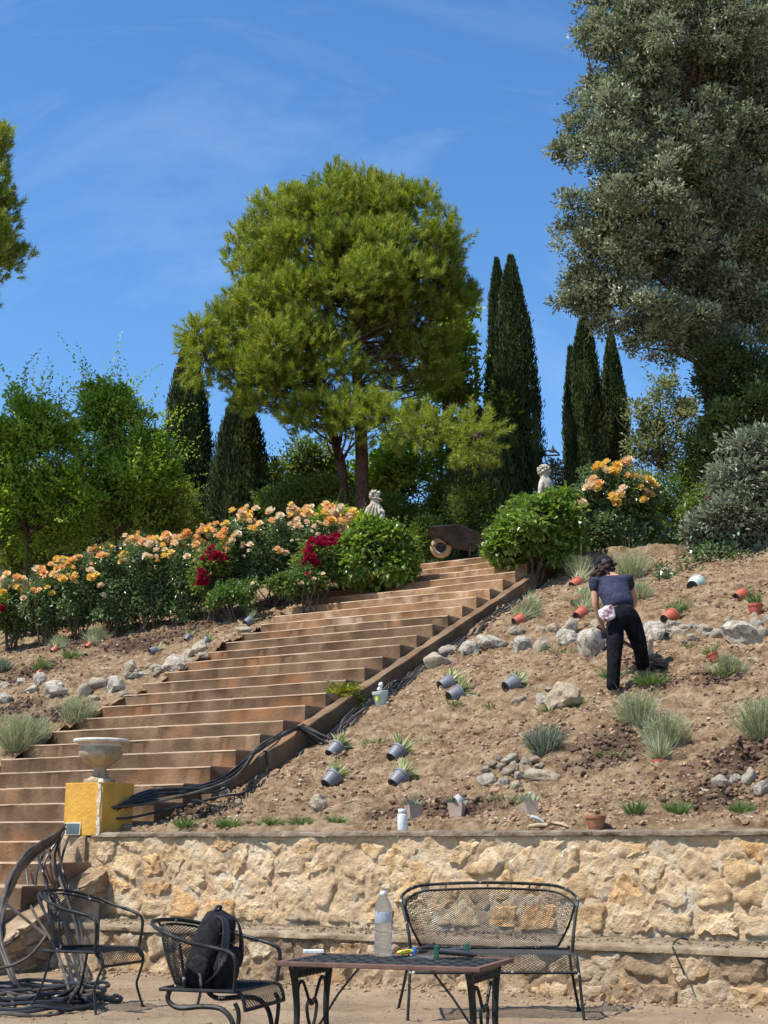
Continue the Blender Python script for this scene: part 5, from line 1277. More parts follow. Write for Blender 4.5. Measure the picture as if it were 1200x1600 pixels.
F = [(i * 4 + j, i * 4 + (j + 1) % 4, i * 4 + 4 + (j + 1) % 4, i * 4 + 4 + j) for i in range(8) for j in range(4)]; b.add(V, F); b.build('broken_edge', M['plaster_edge'], ped)
b = MB(); V0 = rock_mesh(7, 2); b.add([Vector((v.co.x * .09 + .20, v.co.y * .08 + .02, PT + v.co.z * .07)) for v in V0.vertices], [tuple(q.vertices) for q in V0.polygons]); b.build('broken_corner', M['plaster_edge'], ped)
b = MB(); b.box((-.08, .18, (PB + .75) / 2), (.30, .40, PB - .75)); b.build('footing', M['mortar2'], ped, bevel=.02)
ur = empty('stone_urn', sq(.19, Q0 - .115, PT), 'round weathered stone urn standing on the yellow pedestal', 'urn')
b = MB(); b.lathe([(.150, .0), (.158, .018), (.150, .040), (.10, .055), (.068, .085), (.062, .135), (.075, .165), (.12, .19), (.185, .235), (.215, .275), (.218, .31), (.198, .326), (.190, .35), (.205, .385)], 40); b.build('urn_bowl', M['urn'], ur, True)
b = MB(); b.lathe([(.19, .378), (.25, .392), (.272, .402), (.276, .418), (.266, .432), (.235, .436), (.21, .425), (.20, .36), (.10, .33)], 40, cap=False); b.build('urn_rim', M['urn_rim'], ur, True)
for o in ur.children: o.scale = (.94, .94, .94)
def spotlight(loc, yaw, label, s=1.0, bracket=False, mat='pale_metal', pitch=-8):
    t = empty('spotlight', loc, label, 'spotlight'); t.rotation_euler = (R(pitch), 0, yaw); t.scale = (s, s, s)
    b = MB(); V = []
    for y, w_, h_ in ((-.05, .075, .058), (0, .07, .052), (.05, .045, .035), (.075, .03, .022)): V += [(-w_, y, -h_), (w_, y, -h_), (w_, y, h_), (-w_, y, h_)]
    F = [(0, 3, 2, 1)] + [(i * 4 + j, i * 4 + (j + 1) % 4, i * 4 + 4 + (j + 1) % 4, i * 4 + 4 + j) for i in range(3) for j in range(4)] + [(12, 13, 14, 15)]
    b.add(V, F); b.build('housing', M[mat], t, bevel=.003)
    b = MB(); b.box((0, -.052, 0), (.122, .006, .088)); b.build('glass', M['lens'], t)
    if bracket:
        b = MB(); b.tube([(-.10, 0, -.10), (-.10, 0, .02), (.10, 0, .02), (.10, 0, -.10)], .008, 6); b.build('bracket', M['iron'], t)
    else:
        b = MB(); b.tube([(0, .02, -.05), (0, .03, -.11)], .012, 8); b.build('mount', M['iron'], t)
    return t
p = at_y(117, 1296, sq(-.12, Q0 - .35).y)
spotlight(p, R(-12), 'pale square spotlight fixed below the yellow pedestal', 1.0)
# small stand of stone under it
p2 = at_y(120, 1325, p.y + .10); b = MB(); b.box((0, 0, -.06), (.13, .14, .36)); o = b.build('lamp_block', M['mortar2'], None, bevel=.012); o.location = p2; tag(o, 'rough stone block holding the square spotlight', 'block')
g_ = at_s(543, 905, S_TOP - 2 * TREAD + .2); spotlight((g_.x, g_.y, g_.z + .04), R(10), 'black floodlight in a bracket at the left end of the upper steps', 1.3, True, 'iron')
g_ = ground(631, 1018); spotlight((g_.x, g_.y, g_.z + .12), R(-30), 'small black and white floodlight on a spike beside the curb, halfway up', .85, False, 'white')

# ---- hoses
def surf_ground(px, py):
    d = ray(px, py); t = 11.0
    while t < 40:
        p = d * t; s, q = tosq(p.x, p.y)
        if s > 0:
            z = float(bank_fine(s, q))
            if Q0 - .02 < q < Q0 + .155 and S0 + .25 < s < 3.1: z = max(z, nosf(s) - .16)
            if p.z + CAM_H < z: return Vector((p.x, p.y, z))
        t += .02
    return ground(px, py)
def drape(pts, lift=.02, r=.013, seed=0, n=6):
    out = []
    for px, py, l in [(a[0], a[1], a[2] if len(a) > 2 else 0) for a in pts]:
        p = surf_ground(px, py); out.append(Vector((p.x, p.y, p.z + lift + l)))
    P = arc(out, n); res = []
    for i_, p in enumerate(P):
        s, q = tosq(p.x, p.y)
        if s > 3.2 and q < Q0 + .22 + .028 * (seed % 9): q = Q0 + .22 + .028 * (seed % 9) + .02 * math.sin(i_ * .9 + seed * 2); v_ = sq(s, q); p.x, p.y = v_.x, v_.y; p.z = float(bank_fine(s, q)) + .02
        z = float(bank_fine(s, q)) + .012
        if Q0 - .02 < q < Q0 + .165 and S0 + .25 < s < 3.2: z = max(z, nosf(s) - .15)
        p.z = max(p.z, z)
    for i, p in enumerate(P):
        res.append(p + Vector((0, 0, .01 * math.sin(i * .7 + seed))))
    return res
HG = 'black irrigation hoses running down beside the curb'
for i in range(9):
    o_ = (i - 4) * 2.6; r_ = random.Random(i)
    j = lambda k=3: r_.uniform(-k, k)
    # start under the pedestal's right side and climb along the curb
    o_ *= 1.0 if i % 3 else 1.6
    pts = [(397 + j(), 1191 + o_ * .5, .05), (428 + j(), 1172 + o_ * .7, .05), (462 + j(), 1153 + o_ * .9, .02), (500 + j(), 1135 + o_ + j(), .02), (558 + o_ * .3, 1098 + o_ * .7 + j(), .03), (604 + j(), 1068 + o_ * .5, .02), (634 + o_ * .3, 1043 + o_ * .4, .03), (662 + o_ * .5 + j(2), 1020 + o_ * .4, .02), (708 + o_ * .3, 994 + o_ * .35 + j(2), .03), (752 + j(2), 963 + o_ * .3, .02), (790 + o_, 940 + o_ * .2, .02)]
    if i % 3 == 0: pts = pts[:8]
    P = drape(pts, .02, seed=i)
    s_ = []
    for k, (q, s, z) in enumerate([(Q0 + .02 + i * .012, .10, 1.30 + .03 * (i % 3)), (Q0 + .12 + .02 * i, .55, 1.42 + .035 * (i % 4)), (Q0 + .34 + .03 * i, 1.25, 1.55 + .04 * (i % 3))]): s_.append(sq(s, q, z))
    P = arc(s_ + [P[0]], 6)[:-1] + P
    b = MB(); b.tube(P, .0125, 7); o = b.build('irrigation_hose', M['hose' if i % 4 else 'hose_brown'], None, True); tag(o, 'black irrigation hose in the bundle running down beside the stair curb', 'hose', HG)
for lab, pts, lift in [('loose black hose hanging lower than the bundle to the right of the pedestal', [(330, 1255), (380, 1245), (410, 1222), (418, 1205), (412, 1192)], .04),
                       ('short black hose end lying on the soil right of the pedestal', [(300, 1262), (325, 1264), (338, 1272), (342, 1278)], .05),
                       ('thin dark hose curving over the soil above the stone row', [(742, 960), (760, 948), (775, 935), (795, 918), (812, 905)], .02)]:
    b = MB(); P = drape(pts, lift)
    if 'loose' in lab: P = arc([sq(.15, Q0 + .04, 1.27), sq(.35, Q0 + .2, 1.28), P[0]], 5)[:-1] + P
    b.tube(P, .011, 7); o = b.build('irrigation_hose', M['hose'], None, True); tag(o, lab, 'hose')
# hedge drip pipes
def polyY(name, pts, lab, r, mat, cat):
    b = MB(); b.tube(arc(pts, 6), r, 6); o = b.build(name, M[mat], None, True); tag(o, lab, cat)
polyY('drip_pipe', [ground(-30, 978), ground(40, 970), ground(120, 958), ground(200, 950), ground(270, 944), ground(330, 940), ground(400, 930)], 'grey drip pipe along the foot of the left rose hedge', .016, 'hose_brown', 'pipe')
polyY('drip_pipe', [ground(985, 880), ground(1040, 872) , ground(1100, 864), ground(1170, 856)], 'straight dusty pipe along the foot of the right hedge', .016, 'wood_pale', 'pipe')
# wooden stake and rods on the left slope
for lab, a, c in [('thin wooden stake lying on the soil beside the upper left steps', (340, 978), (385, 962)), ('dark stick leaning on the left stone row', (240, 1062), (262, 1048))]:
    p, q = ground(*a) + Vector((0, 0, .05)), ground(*c) + Vector((0, 0, .06)); b = MB(); b.tube([p, q], .014, 6); o = b.build('stake', M['twig'], None); tag(o, lab, 'stake')
# coils at the left by the chair: from the step side down to the heap
CG = 'hose loops hanging from the pedestal down to the patio'
hx = lambda px, py, y: at_y(px, py, y)
y0_ = sq(-.1, Q0 - .3).y
for i in range(10):
    r_ = random.Random(50 + i); j = lambda k=4: r_.uniform(-k, k); f = i / 11
    y1 = y0_ - .5 - .12 * i
    pts = [hx(99 + j(3), 1294 + j(6), y0_ - .10), hx(80 + j(), 1306 + f * 14, y0_ - .5), hx(45 + j(), 1330 + f * 20, y0_ - 1.1), hx(18 + j(), 1368 + f * 22, y0_ - 1.9), hx(2 + f * 6 + j(), 1410 + j(8), y0_ - 2.5),
           hx(-2 + f * 8 + j(), 1460 + j(8), y0_ - 2.9), hx(8 + f * 8, 1505 + j(), y0_ - 3.1), hx(22 + 10 * f, 1535 + f * 10, y0_ - 3.2), hx(48 + 10 * f, 1552 + f * 12, y0_ - 3.2)]
    e = at_z(85 + f * 30 + j(), 1560 + j(8), .03 + .02 * (i % 3)); pts.append(e)
    pts.append(at_z(120 + j(10), 1548 + j(10), .05 + .03 * (i % 4))); pts.append(at_z(132 + j(8), 1530 + j(6), .08))
    if i % 4 == 3: pts = pts[:6] + [hx(-40, 1500, y0_ - 3)]
    b = MB(); b.tube(arc(pts, 7), .0125, 7); o = b.build('hose_loop', M['hose' if i % 3 else 'hose_brown'], None, True); tag(o, 'black hose in the loops hanging down at the far left', 'hose', CG)
# hoses dropping from the pedestal foot straight to the heap behind the chair
for i, (xa, ya, xm, ym, xe, ye) in enumerate([(100, 1300, 92, 1370, 132, 1520), (92, 1310, 75, 1390, 126, 1530), (108, 1305, 102, 1390, 138, 1525), (70, 1330, 62, 1410, 120, 1540), (40, 1350, 50, 1420, 112, 1545), (88, 1300, 98, 1360, 100, 1400), (75, 1312, 82, 1350, 82, 1395), (60, 1320, 66, 1360, 70, 1400)]):
    b = MB(); b.tube(arc([hx(xa, ya, y0_ - .3), hx(xm - 6, (ya + ym) / 2, y0_ - .45), hx(xm, ym, y0_ - .8), hx((xm + xe) / 2 + 6, (ym + ye) / 2, y0_ - 1.6 if ye > 1500 else y0_ - .8), (at_z(xe, ye + 18, .04) if ye > 1500 else hx(xe, ye, y0_ - .85))], 7), .0115, 7)
    o = b.build('hose_loop', M['hose' if i % 2 else 'hose_brown'], None, True); tag(o, 'dark hose dropping from the pedestal foot behind the left armchair', 'hose', 'hoses dropping behind the left armchair')
b = MB(); b.tube([hx(10, 1412, 9.9), hx(72, 1462, 9.8)], .011, 6); b.tube(arc([hx(72, 1462, 9.8), hx(50, 1490, 9.7), hx(20, 1508, 9.6), hx(-20, 1516, 9.5)], 6), .011, 6); o = b.build('hose_loop', M['hose_brown'], None, True); tag(o, 'stiff brown pipe with a sharp kink left of the armchair', 'hose')
HPG = 'hose coils heaped on the patio at lower left'
for i in range(15):
    r_ = random.Random(90 + i); c = at_z(52 + r_.uniform(-30, 40), 1568 + r_.uniform(-14, 16), 0); a0 = r_.uniform(0, 6); rx, ry = r_.uniform(.22, .48), r_.uniform(.18, .42); z = .02 + .013 * (i % 6)
    n = 26; span = r_.uniform(3.2, 6.2); P = [Vector((c.x + rx * math.cos(a0 + span * k / n) + .02 * math.sin(k), c.y + ry * math.sin(a0 + span * k / n), z + .012 * math.sin(k * .8 + i))) for k in range(n + 1)]
    b = MB(); b.tube(P, .0125, 7); o = b.build('hose_coil', M['hose' if i % 3 else 'hose_brown'], None, True); tag(o, 'black hose coil in the heap on the patio at lower left', 'hose', HPG)
# bent wire on the ledge at the right
b = MB(); P0 = at_s(1050, 1440 + 6, -.35); b.tube(arc([at_s(1075, 1468, -.4), at_s(1062, 1466, -.45), at_s(1053, 1474, -.6), at_s(1052, 1484, -DL - .06), at_s(1060, 1500, -DL - .08), at_s(1070, 1524, -DL - .09)], 6), .006, 6); o = b.build('bent_wire', M['iron'], None, True); tag(o, 'dark bent wire hanging over the ledge at the right', 'wire')

# ---- pots and plants
def tuft(name, parent, n, ln, spread, wd, mat, droop=.3, base=(0, 0, 0), br=.03, up=1.0, seg=3, stem=False):
    a = rng.uniform(0, 2 * PI, n); sp = rng.uniform(0, 1, n) ** .7 * spread
    D = np.stack([np.cos(a) * sp, np.sin(a) * sp, np.full(n, up)], 1); D = unit(D)
    L_ = ln * rng.uniform(.45, 1.1, n); B = np.array(base) + np.stack([np.cos(a), np.sin(a), np.zeros(n)], 1) * (br * rng.uniform(0, 1, n))[:, None]
    S = unit(np.cross(D, rdir(n))); pts = []
    for k in range(seg + 1):
        t = k / seg; p = B + D * (L_ * t)[:, None]; p[:, 2] -= droop * L_ * t ** 2.2
        w_ = wd * (1 - .85 * abs(2 * t - .8)) if t < 1 else wd * .08
        w_ = max(w_, wd * .12); pts += [p - S * w_ * .5, p + S * w_ * .5]
    V = np.stack(pts, 1); k = 2 * (seg + 1); i = np.arange(n)[:, None] * k
    F = np.concatenate([i + [2 * s, 2 * s + 1, 2 * s + 3, 2 * s + 2] for s in range(seg)], 1).reshape(-1, 4)
    return link(name, npmesh(name, V.reshape(-1, 3), F, M[mat], False, np.repeat(rng.uniform(0, 1, n), k)), parent)
def potmesh(r, h, mat, rim=.012, tap=.74):
    b = MB(); b.lathe([(r * tap * .96, 0), (r * tap, .006), (r * .97, h * .80), (r * 1.06, h * .80), (r * 1.07, h * .98), (r * 1.02, h), (r * .95, h * .98), (r * .92, h * .86)], 26, cap=False)
    me = b.mesh('pot_body', M[mat], True)
    b = MB(); b.lathe([(r * tap * .94, .004), (r * .55 * tap, .004), (r * .5 * tap, .014), (.001, .012)], 22, cap=False); b2 = b.mesh('pot_base', M['pot_dark'], False)
    b = MB(); b.lathe([(r * .93, h * .90), (r * .5, h * .93), (.001, h * .92)], 18, cap=False); b3 = b.mesh('potting_soil', M['dark_clod'], True)
    return me, b2, b3
PM = {k: potmesh(*v) for k, v in {'grey': (.098, .165, 'grey_pot'), 'terra': (.082, .14, 'terracotta'), 'clay': (.11, .15, 'clay'), 'sage': (.10, .19, 'sage_pot')}.items()}
def pot(kind, px, py, wpx, label, plant=None, axis=None, group=None, lift=0, pn=60, pl=.24, cat='potted plant', up=None, gap=0):
    """px,py = centre of the pot in the photo, wpx = its width there"""
    g_ = ground(px, py + wpx * .42); me, b2, b3 = PM[kind]; base_r = {'grey': .098, 'terra': .082, 'clay': .11, 'sage': .10}[kind]
    k = wpx * mpp(g_) / (2.14 * base_r); t = empty('potted_plant' if plant else 'flower_pot', g_, label, cat if plant else 'pot', group)
    ax = Vector(axis if axis else (0, 0, 1)).normalized(); t.rotation_euler = ax.to_track_quat('Z', 'Y').to_euler()
    t.scale = (k,) * 3
    side = base_r * .85 * (1 - abs(ax.z)) * k
    t.location = Vector(g_) + Vector((0, 0, side + lift - .01)) - Vector((ax.x, ax.y, 0)) * .03
    link('pot_body', me, t); link('pot_base', b2, t); link('potting_soil', b3, t)
    h = {'grey': .165, 'terra': .14, 'clay': .15, 'sage': .19}[kind] * .9
    if plant == 'variegated': tuft('leaves', t, pn, pl, 1.1, .034, 'variegated', .25, (0, 0, h), .05)
    if plant == 'green': tuft('leaves', t, 110, pl * .8, 1.0, .010, 'tuft', .15, (0, 0, h), .05)
    if plant == 'lavender': tuft('stems', t, 260, pl * 1.3, .8, .006, 'lavender', .10, (0, 0, h), .05); tuft('leaves', t, 160, pl * .8, 1.5, .008, 'lavender', .2, (0, 0, h), .05)
    if plant == 'santolina': tuft('stems', t, 320, pl, 1.3, .007, 'lavender', .15, (0, 0, h), .05)
    return t
UP = Vector((U[0], U[1], .44)).normalized()
lie = lambda a=.55, z=.55: Vector((U[0] * .75 + a, U[1] * .75, z))
for px, py, w_, lab in [(518, 1171, 29, 'grey plastic pot, upper left of the four lying near the wall, with striped leaves'), (512, 1217, 30, 'grey plastic pot, lower left of the four lying near the wall, with striped leaves'),
                        (614, 1176, 29, 'grey plastic pot, upper right of the four lying near the wall, leaves spilling right'), (617, 1216, 31, 'grey plastic pot, lower right of the four lying near the wall, with the widest leaves')]:
    pot('grey', px, py, w_, lab, 'variegated', lie(.38, .75), pn=85, pl=.27)
for px, py, w_, lab in [(691, 1067, 27, 'grey plastic pot lying just under the cream block of the stone row'), (705, 1084, 28, 'grey plastic pot touching the other one below the stone row, nearer the viewer'), (793, 1068, 29, 'grey plastic pot lying alone below the stone row')]:
    pot('grey', px, py, w_, lab, 'variegated', lie(.75, .55), pn=75, pl=.26)
for px, py, w_, lab, z in [(385, 970, 16, 'small grey pot lying near the stake beside the upper left steps', .5), (320, 1002, 14, 'grey pot standing in dark soil above the rounded cream stone', 1.2), (292, 996, 12, 'grey pot half buried left of the one in dark soil', 1.0), (236, 1016, 16, 'pale grey pot lying in the dug soil on the left slope', .2)]:
    pot('grey', px, py, w_, lab, 'variegated', lie(.3, z), pn=40, pl=.3)
pot('sage', 596, 1092, 26, 'pale green pot with yellow sticker standing by the hoses', None, (-.12, -.1, 1), lift=.01)
po = [o for o in bpy.data.objects if o.get('label', '').startswith('pale green pot')][0]
b = MB(); V0 = rock_mesh(2, 2); b.add([Vector((v.co.x * .09, v.co.y * .09, v.co.z * .09 + .215)) for v in V0.vertices], [tuple(q.vertices) for q in V0.polygons]); b.add([Vector((v.co.x * .08 + .03, v.co.y * .08, v.co.z * .08 + .27)) for v in V0.vertices], [tuple(q.vertices) for q in V0.polygons]); o = b.build('white_stone', M['white'], po)
b = MB(); b.box((.035, -.094, .10), (.05, .006, .05)); b.build('sticker', M['label_y'], po)
pot('sage', 1083, 911, 28, 'whitish green pot lying under the drooping silver branch', None, (.5, .75, .35))
# terracotta pots with grey santolina on the right slope
TL = [(896, 911, 21, 'terracotta plastic pot highest on the slope left of the gardener', 'lavender', .5), (899, 938, 22, 'terracotta pot with white label left of the gardener, the middle of three', 'lavender', .5), (903, 958, 23, 'terracotta pot lowest of three left of the gardener', 'lavender', .5),
      (817, 944, 18, 'small terracotta pot beside the curb, upper of two', 'lavender', .6), (806, 968, 21, 'terracotta pot with white label lying beside the curb, lower of two', 'lavender', .9), (1041, 963, 27, 'terracotta pot with green sprouts right of the gardener', 'green', .6),
      (1153, 929, 22, 'terracotta pot lying at the upper right with green leaves', 'green', .8), (990, 930, 18, 'terracotta pot half hidden behind the arm of the gardener', 'lavender', .5)]
for px, py, w_, lab, pl_, a in TL:
    t = pot('terra', px, py, w_, lab, pl_, lie(a, .55), pl=.26)
    if 'white label' in lab: b = MB(); b.box((-.03, -.074, .10), (.04, .006, .03)); b.build('plant_label', M['white'], t)
pot('terra', 1181, 951, 24, 'terracotta pot standing upright with grassy leaves at the right edge', 'green', (0, 0, 1), pl=.26)
pot('terra', 1117, 1026, 20, 'bright terracotta pot tipped over a green plant below the rubble line', 'variegated', (-.3, .2, .9), pl=.2, pn=50)
pot('terra', 1031, 1178, 26, 'terracotta pot sunk in the ground under a grey lavender tuft', 'lavender', (0, .1, 1), lift=-.10, pl=.30)
for px, py, w_, lab, pl_ in [(54, 1040, 14, 'reddish pot lying under a green plant on the left slope', 'green'), (60, 1050, 12, 'second small red pot touching the one under the green plant', None), (83, 1015, 13, 'pinkish pot under two grey tufts on the left slope', 'santolina'),
                             (102, 985, 12, 'small pinkish pot between grey plants high on the left slope', 'santolina'), (137, 1008, 12, 'orange pot under a grey bushy plant on the left slope', 'santolina'), (131, 955, 10, 'small red pot at the foot of the left hedge', None), (148, 968, 11, 'pale pot below the tall grey lavender near the left hedge', 'lavender')]:
    pot('terra', px, py, w_, lab, pl_, lie(.2, .6), pl=.34)
pot('clay', 931, 1277, 33, 'empty brown clay pot standing on top of the retaining wall', None, (0, 0, 1), lift=.005)
p = at_s(931, 1292, .15); [o for o in bpy.data.objects if o.get('label', '').startswith('empty brown clay')][0].location = (p.x, p.y, HW + .004)
# pots of seedlings in saucers along the wall
def plantlet(px, py, lab, n, ln, spread, wd, mat, droop=.15, name='plant', cat='plant', br=.06, extra=None, group=None, up=1.0):
    g_ = ground(px, py, True); t = empty(name, Vector(g_) - Vector((0, 0, .02)), lab, cat, group); tuft('foliage', t, n if mat != 'lavender' else n // 2, ln, spread, wd, mat, droop, br=br * (1.6 if mat == 'lavender' else 1), up=up)
    if mat in ('lavender', 'silver'): crown('leaves', [(np.array([0, 0, ln * .36]), np.array([ln * .42, ln * .36, ln * .40]))], int(n * .55), 8, .05, .042, .007, M[mat], t, up=1.6, shell=.9, lump=.5, under=1)
    if extra: tuft('flower_stems', t, extra[0], extra[1], extra[2], .006, mat, .05, br=br)
    return t
for px, py, lab in [(290, 1290, 'green grassy tuft nearest the pedestal above the wall'), (357, 1291, 'second green tuft from the pedestal above the wall'), (421, 1290, 'third green tuft above the wall, the smallest'), (471, 1289, 'fourth green tuft from the pedestal above the wall'), (522, 1287, 'green tuft left of the white canister above the wall')]:
    plantlet(px, py, lab, 260, .16, 1.6, .006, 'tuft', .2, 'grass_tuft', 'grass tuft', .06)
for px, py, lab in [(990, 1268, 'green seedling in a sunken dish right of the clay pot'), (1060, 1270, 'green seedling in a sunken dish in the middle right above the wall'), (1158, 1270, 'green seedling near the right edge above the wall')]:
    plantlet(px, py, lab, 240, .16, 1.3, .006, 'tuft', .1, 'seedling', 'plant', .05)
for px, py, h_, w2, lab, n, ex in [(850, 1178, .40, .75, 'dark green rosemary-like plant standing alone above the stone heap', 150, None), (995, 1130, .44, .6, 'pale lavender tuft in front of the gardener, the left of two', 260, (40, .55, .8)), (1040, 1170, .48, .6, 'pale lavender tuft in front of the gardener, the right of two', 300, (40, .55, .9)),
                                   (1018, 1072, .25, 1.4, 'rounded blue green plant at the feet of the gardener', 330, None), (957, 1060, .24, 1.2, 'striped green plant behind the leg of the gardener', 110, None), (1140, 1050, .24, 1.5, 'low blue green cushion plant under the tipped terracotta pot', 260, None), (1190, 1150, .5, .9, 'grey bush at the right edge of the lower slope', 300, None),
                                   (120, 1128, .48, .8, 'grey lavender clump at the end of the left steps', 260, (20, .55, 1)), (25, 1172, .62, 1.0, 'large grey lavender clump above the pedestal at the left edge', 380, (40, .75, 1)), (52, 1160, .45, .9, 'second part of grey clump nearer the steps at the left', 220, None),
                                   (110, 985, .42, .8, 'grey green bush high on the left slope, left of a pair', 200, (14, .6, .6)), (165, 972, .5, .9, 'tall grey lavender high on the left slope below the roses', 190, (22, .8, .9)), (150, 1002, .34, 1.1, 'rounded grey bush below the tall lavender on the left slope', 240, None),
                                   (78, 1006, .32, 1.2, 'grey bush left of the pinkish pot', 200, None), (92, 1012, .28, 1.1, 'smaller grey bush above the pinkish pot', 160, None), (64, 1046, .28, 1.2, 'bright green bush on the left slope above the stone row', 160, None), (113, 1028, .25, 1.3, 'small bright green bush in the middle of the left slope', 130, None),
                                   (2, 1050, .32, 1.0, 'green plant cut by the left edge of the picture', 140, None), (905, 900, .46, .8, 'pale lavender behind the highest terracotta pot', 170, (12, .7, .5)), (985, 905, .62, .9, 'tall pale lavender right of the head of the gardener', 280, (20, .9, .7)), (1000, 935, .3, 1.2, 'grey tuft under the right arm of the gardener', 160, None),
                                   (825, 960, .3, 1.4, 'grey leafy tuft between the two small pots by the curb', 200, None), (915, 950, .34, 1.2, 'grey leafy tuft behind the three terracotta pots', 220, None), (1060, 955, .24, 1.3, 'green leafy sprouts above the terracotta pot right of the gardener', 150, None)]:
    mt = 'tuft' if ('green plant' in lab or 'bright green' in lab or 'green leafy' in lab) else 'lavender'
    if 'rosemary' in lab or 'cut by' in lab: mt = 'silver'
    plantlet(px, py, lab, int(n * 2.3), h_ * .9, w2 * 1.15, .0062 if mt != 'silver' else .010, mt, .12, 'lavender_plant' if mt == 'lavender' else 'green_plant', 'plant', .09, ex)
for px, py, w_, lab in [(540, 1100, 1.0, 'yellow green leafy clump growing at the foot of the curb'), ]:
    g_ = ground(px, py + 8); t = empty('leafy_clump', g_, lab, 'plant'); crown('foliage', [(np.array([0, 0, .13]), np.array([.22, .16, .15]))], 110, 10, .05, .05, .034, M['yellowbush'], t, up=.5, under=1)
for px, py, lab in [(590, 1160, 'sparse weeds between the grey pots'), (660, 1160, 'dry weedy patch right of the upper grey pot'), (705, 1100, 'tiny weed under the touching grey pots'), (770, 1105, 'small weed patch left of the cream boulder'), (790, 1250, 'low weeds in front of the stone heap'), (840, 1252, 'weeds behind the beige seedling pot'), (1100, 1050, 'patchy weeds below the rubble line'),
                    (860, 1015, 'bright weeds in front of the white rock of the row'), (890, 1020, 'bright weeds left of the mottled boulder'), (1085, 1010, 'pale weeds in front of the thin white slab'), (345, 962, 'striped sprout beside the upper left steps'), (400, 965, 'striped sprouts next to the small grey pot'), (422, 948, 'low sprouts on the crest near the weedy shrub'), (40, 985, 'small weed under the left hedge'), (270, 948, 'yellowish weed under the middle of the left hedge'), (310, 990, 'striped sprouts above the rounded cream stone'), (330, 998, 'striped leafy sprout beside the grey pot in dark soil'),
                    (905, 1100, 'dark weeds right of the cream boulder'), (860, 1110, 'weeds in the shade of the cream boulder'), (1085, 880, 'thin weed on the crest below the silver shrub'), (1030, 885, 'tiny weed on the crest right of the gardener'), (960, 1180, 'dry twigs in the dug soil'), (1130, 1055, 'straggly weed left of the cushion plant')]:
    plantlet(px, py, lab, 45, .15, 1.5, .012, 'variegated' if 'strip' in lab else 'tuft', .3, 'weed_patch', 'weeds', .14)
# square beige pots with succulents, canister, trowel
def sqpot(px, py, wpx, yaw, tilt, lab, ball=False):
    g_ = ground(px, py + wpx * .35); k = wpx * mpp(g_) / .15; t = empty('square_pot', Vector(g_) + Vector((0, 0, 0)), lab, 'potted plant'); t.rotation_euler = (R(tilt), R(tilt * .4), R(yaw)); t.scale = (k,) * 3
    b = MB(); V = []
    for z, w_ in ((0, .045), (.115, .06), (.115, .053), (.09, .05)): V += [(-w_, -w_, z), (w_, -w_, z), (w_, w_, z), (-w_, w_, z)]
    F = [(3, 2, 1, 0)] + [(i * 4 + j, i * 4 + (j + 1) % 4, i * 4 + 4 + (j + 1) % 4, i * 4 + 4 + j) for i in range(3) for j in range(4)] + [(12, 13, 14, 15)]; b.add(V, F); b.build('pot_body', M['beige_pot'], t)
    tuft('succulent_leaves', t, 26, .10, 1.3, .04, 'silver', .0, (0, 0, .09), .04, seg=2)
    if ball:
        V0 = rock_mesh(5, 2); b = MB(); b.add([Vector((v.co.x * .09 + .015, v.co.y * .09, v.co.z * .09 + .14)) for v in V0.vertices], [tuple(q.vertices) for q in V0.polygons]); b.build('white_stone', M['white'], t)
sqpot(646, 1270, 28, 20, 0, 'square beige pot of succulents behind the white canister'); sqpot(714, 1268, 30, -18, -4, 'square beige pot with a white stone among succulents', True); sqpot(830, 1266, 30, 24, -14, 'square beige pot tipped back with succulents, left of the trowel')
wc = empty('canister', sq(.10, 0, 0), 'white canister with a screw lid standing on the wall edge', 'canister')
p = at_s(629, 1294, .09); wc.location = (p.x, p.y, HW + .004); k = 16 * mpp(p) / .10; wc.scale = (k, k, k)
b = MB(); b.lathe([(.048, 0), (.05, .004), (.05, .14), (.046, .155), (.038, .165)], 22); b.build('body', M['white'], wc, True)
b = MB(); b.lathe([(.042, .166), (.044, .168), (.044, .20), (.041, .206), (.001, .207)], 22); b.build('lid', M['white'], wc, True)
b = MB(); b.lathe([(.0425, .160), (.0425, .166)], 22); b.build('band', M['silverband'] if 'silverband' in M else M['steel'], wc)
tr_ = empty('hand_trowel', (0, 0, 0), 'small trowel with pale wooden handle lying on the wall edge', 'trowel'); p = at_s(862, 1290, .14); tr_.location = (p.x, p.y, HW + .02); tr_.rotation_euler = (0, 0, R(-34))
b = MB(); b.tube([(-.20, 0, .01), (-.12, 0, .02), (-.03, 0, .018)], [.012, .017, .012], 10); b.build('handle', M['wood_pale'], tr_, True)
b = MB(); b.add([(-.03, -.01, .02), (-.03, .01, .02), (.02, .045, .05), (.10, .04, .03), (.15, 0, .0), (.10, -.04, .02), (.02, -.045, .035), (.05, 0, .02), (-.03, -.01, .014), (-.03, .01, .014), (.02, .045, .044), (.10, .04, .024), (.15, 0, -.006), (.10, -.04, .014), (.02, -.045, .029), (.05, 0, .014)],
           [(0, 1, 7), (1, 2, 7), (2, 3, 7), (3, 4, 7), (4, 5, 7), (5, 6, 7), (6, 0, 7), (9, 8, 15), (10, 9, 15), (11, 10, 15), (12, 11, 15), (13, 12, 15), (14, 13, 15), (8, 14, 15)]); b.build('blade', M['urn'], tr_)
b = MB(); p = at_s(845, 1281, .22); b.tube(arc([(-.08, 0, .05), (-.03, 0, .04), (.03, .0, .0)], 4), [.016, .016, .016, .015, .015, .014, .012, .01, .008], 8); o = b.build('grey_glove_finger', M['sage_pot'], None, True); o.location = (p.x, p.y, HW + .05); o.name = 'plastic_peg'; tag(o, 'grey green plastic peg lying above the trowel', 'peg')

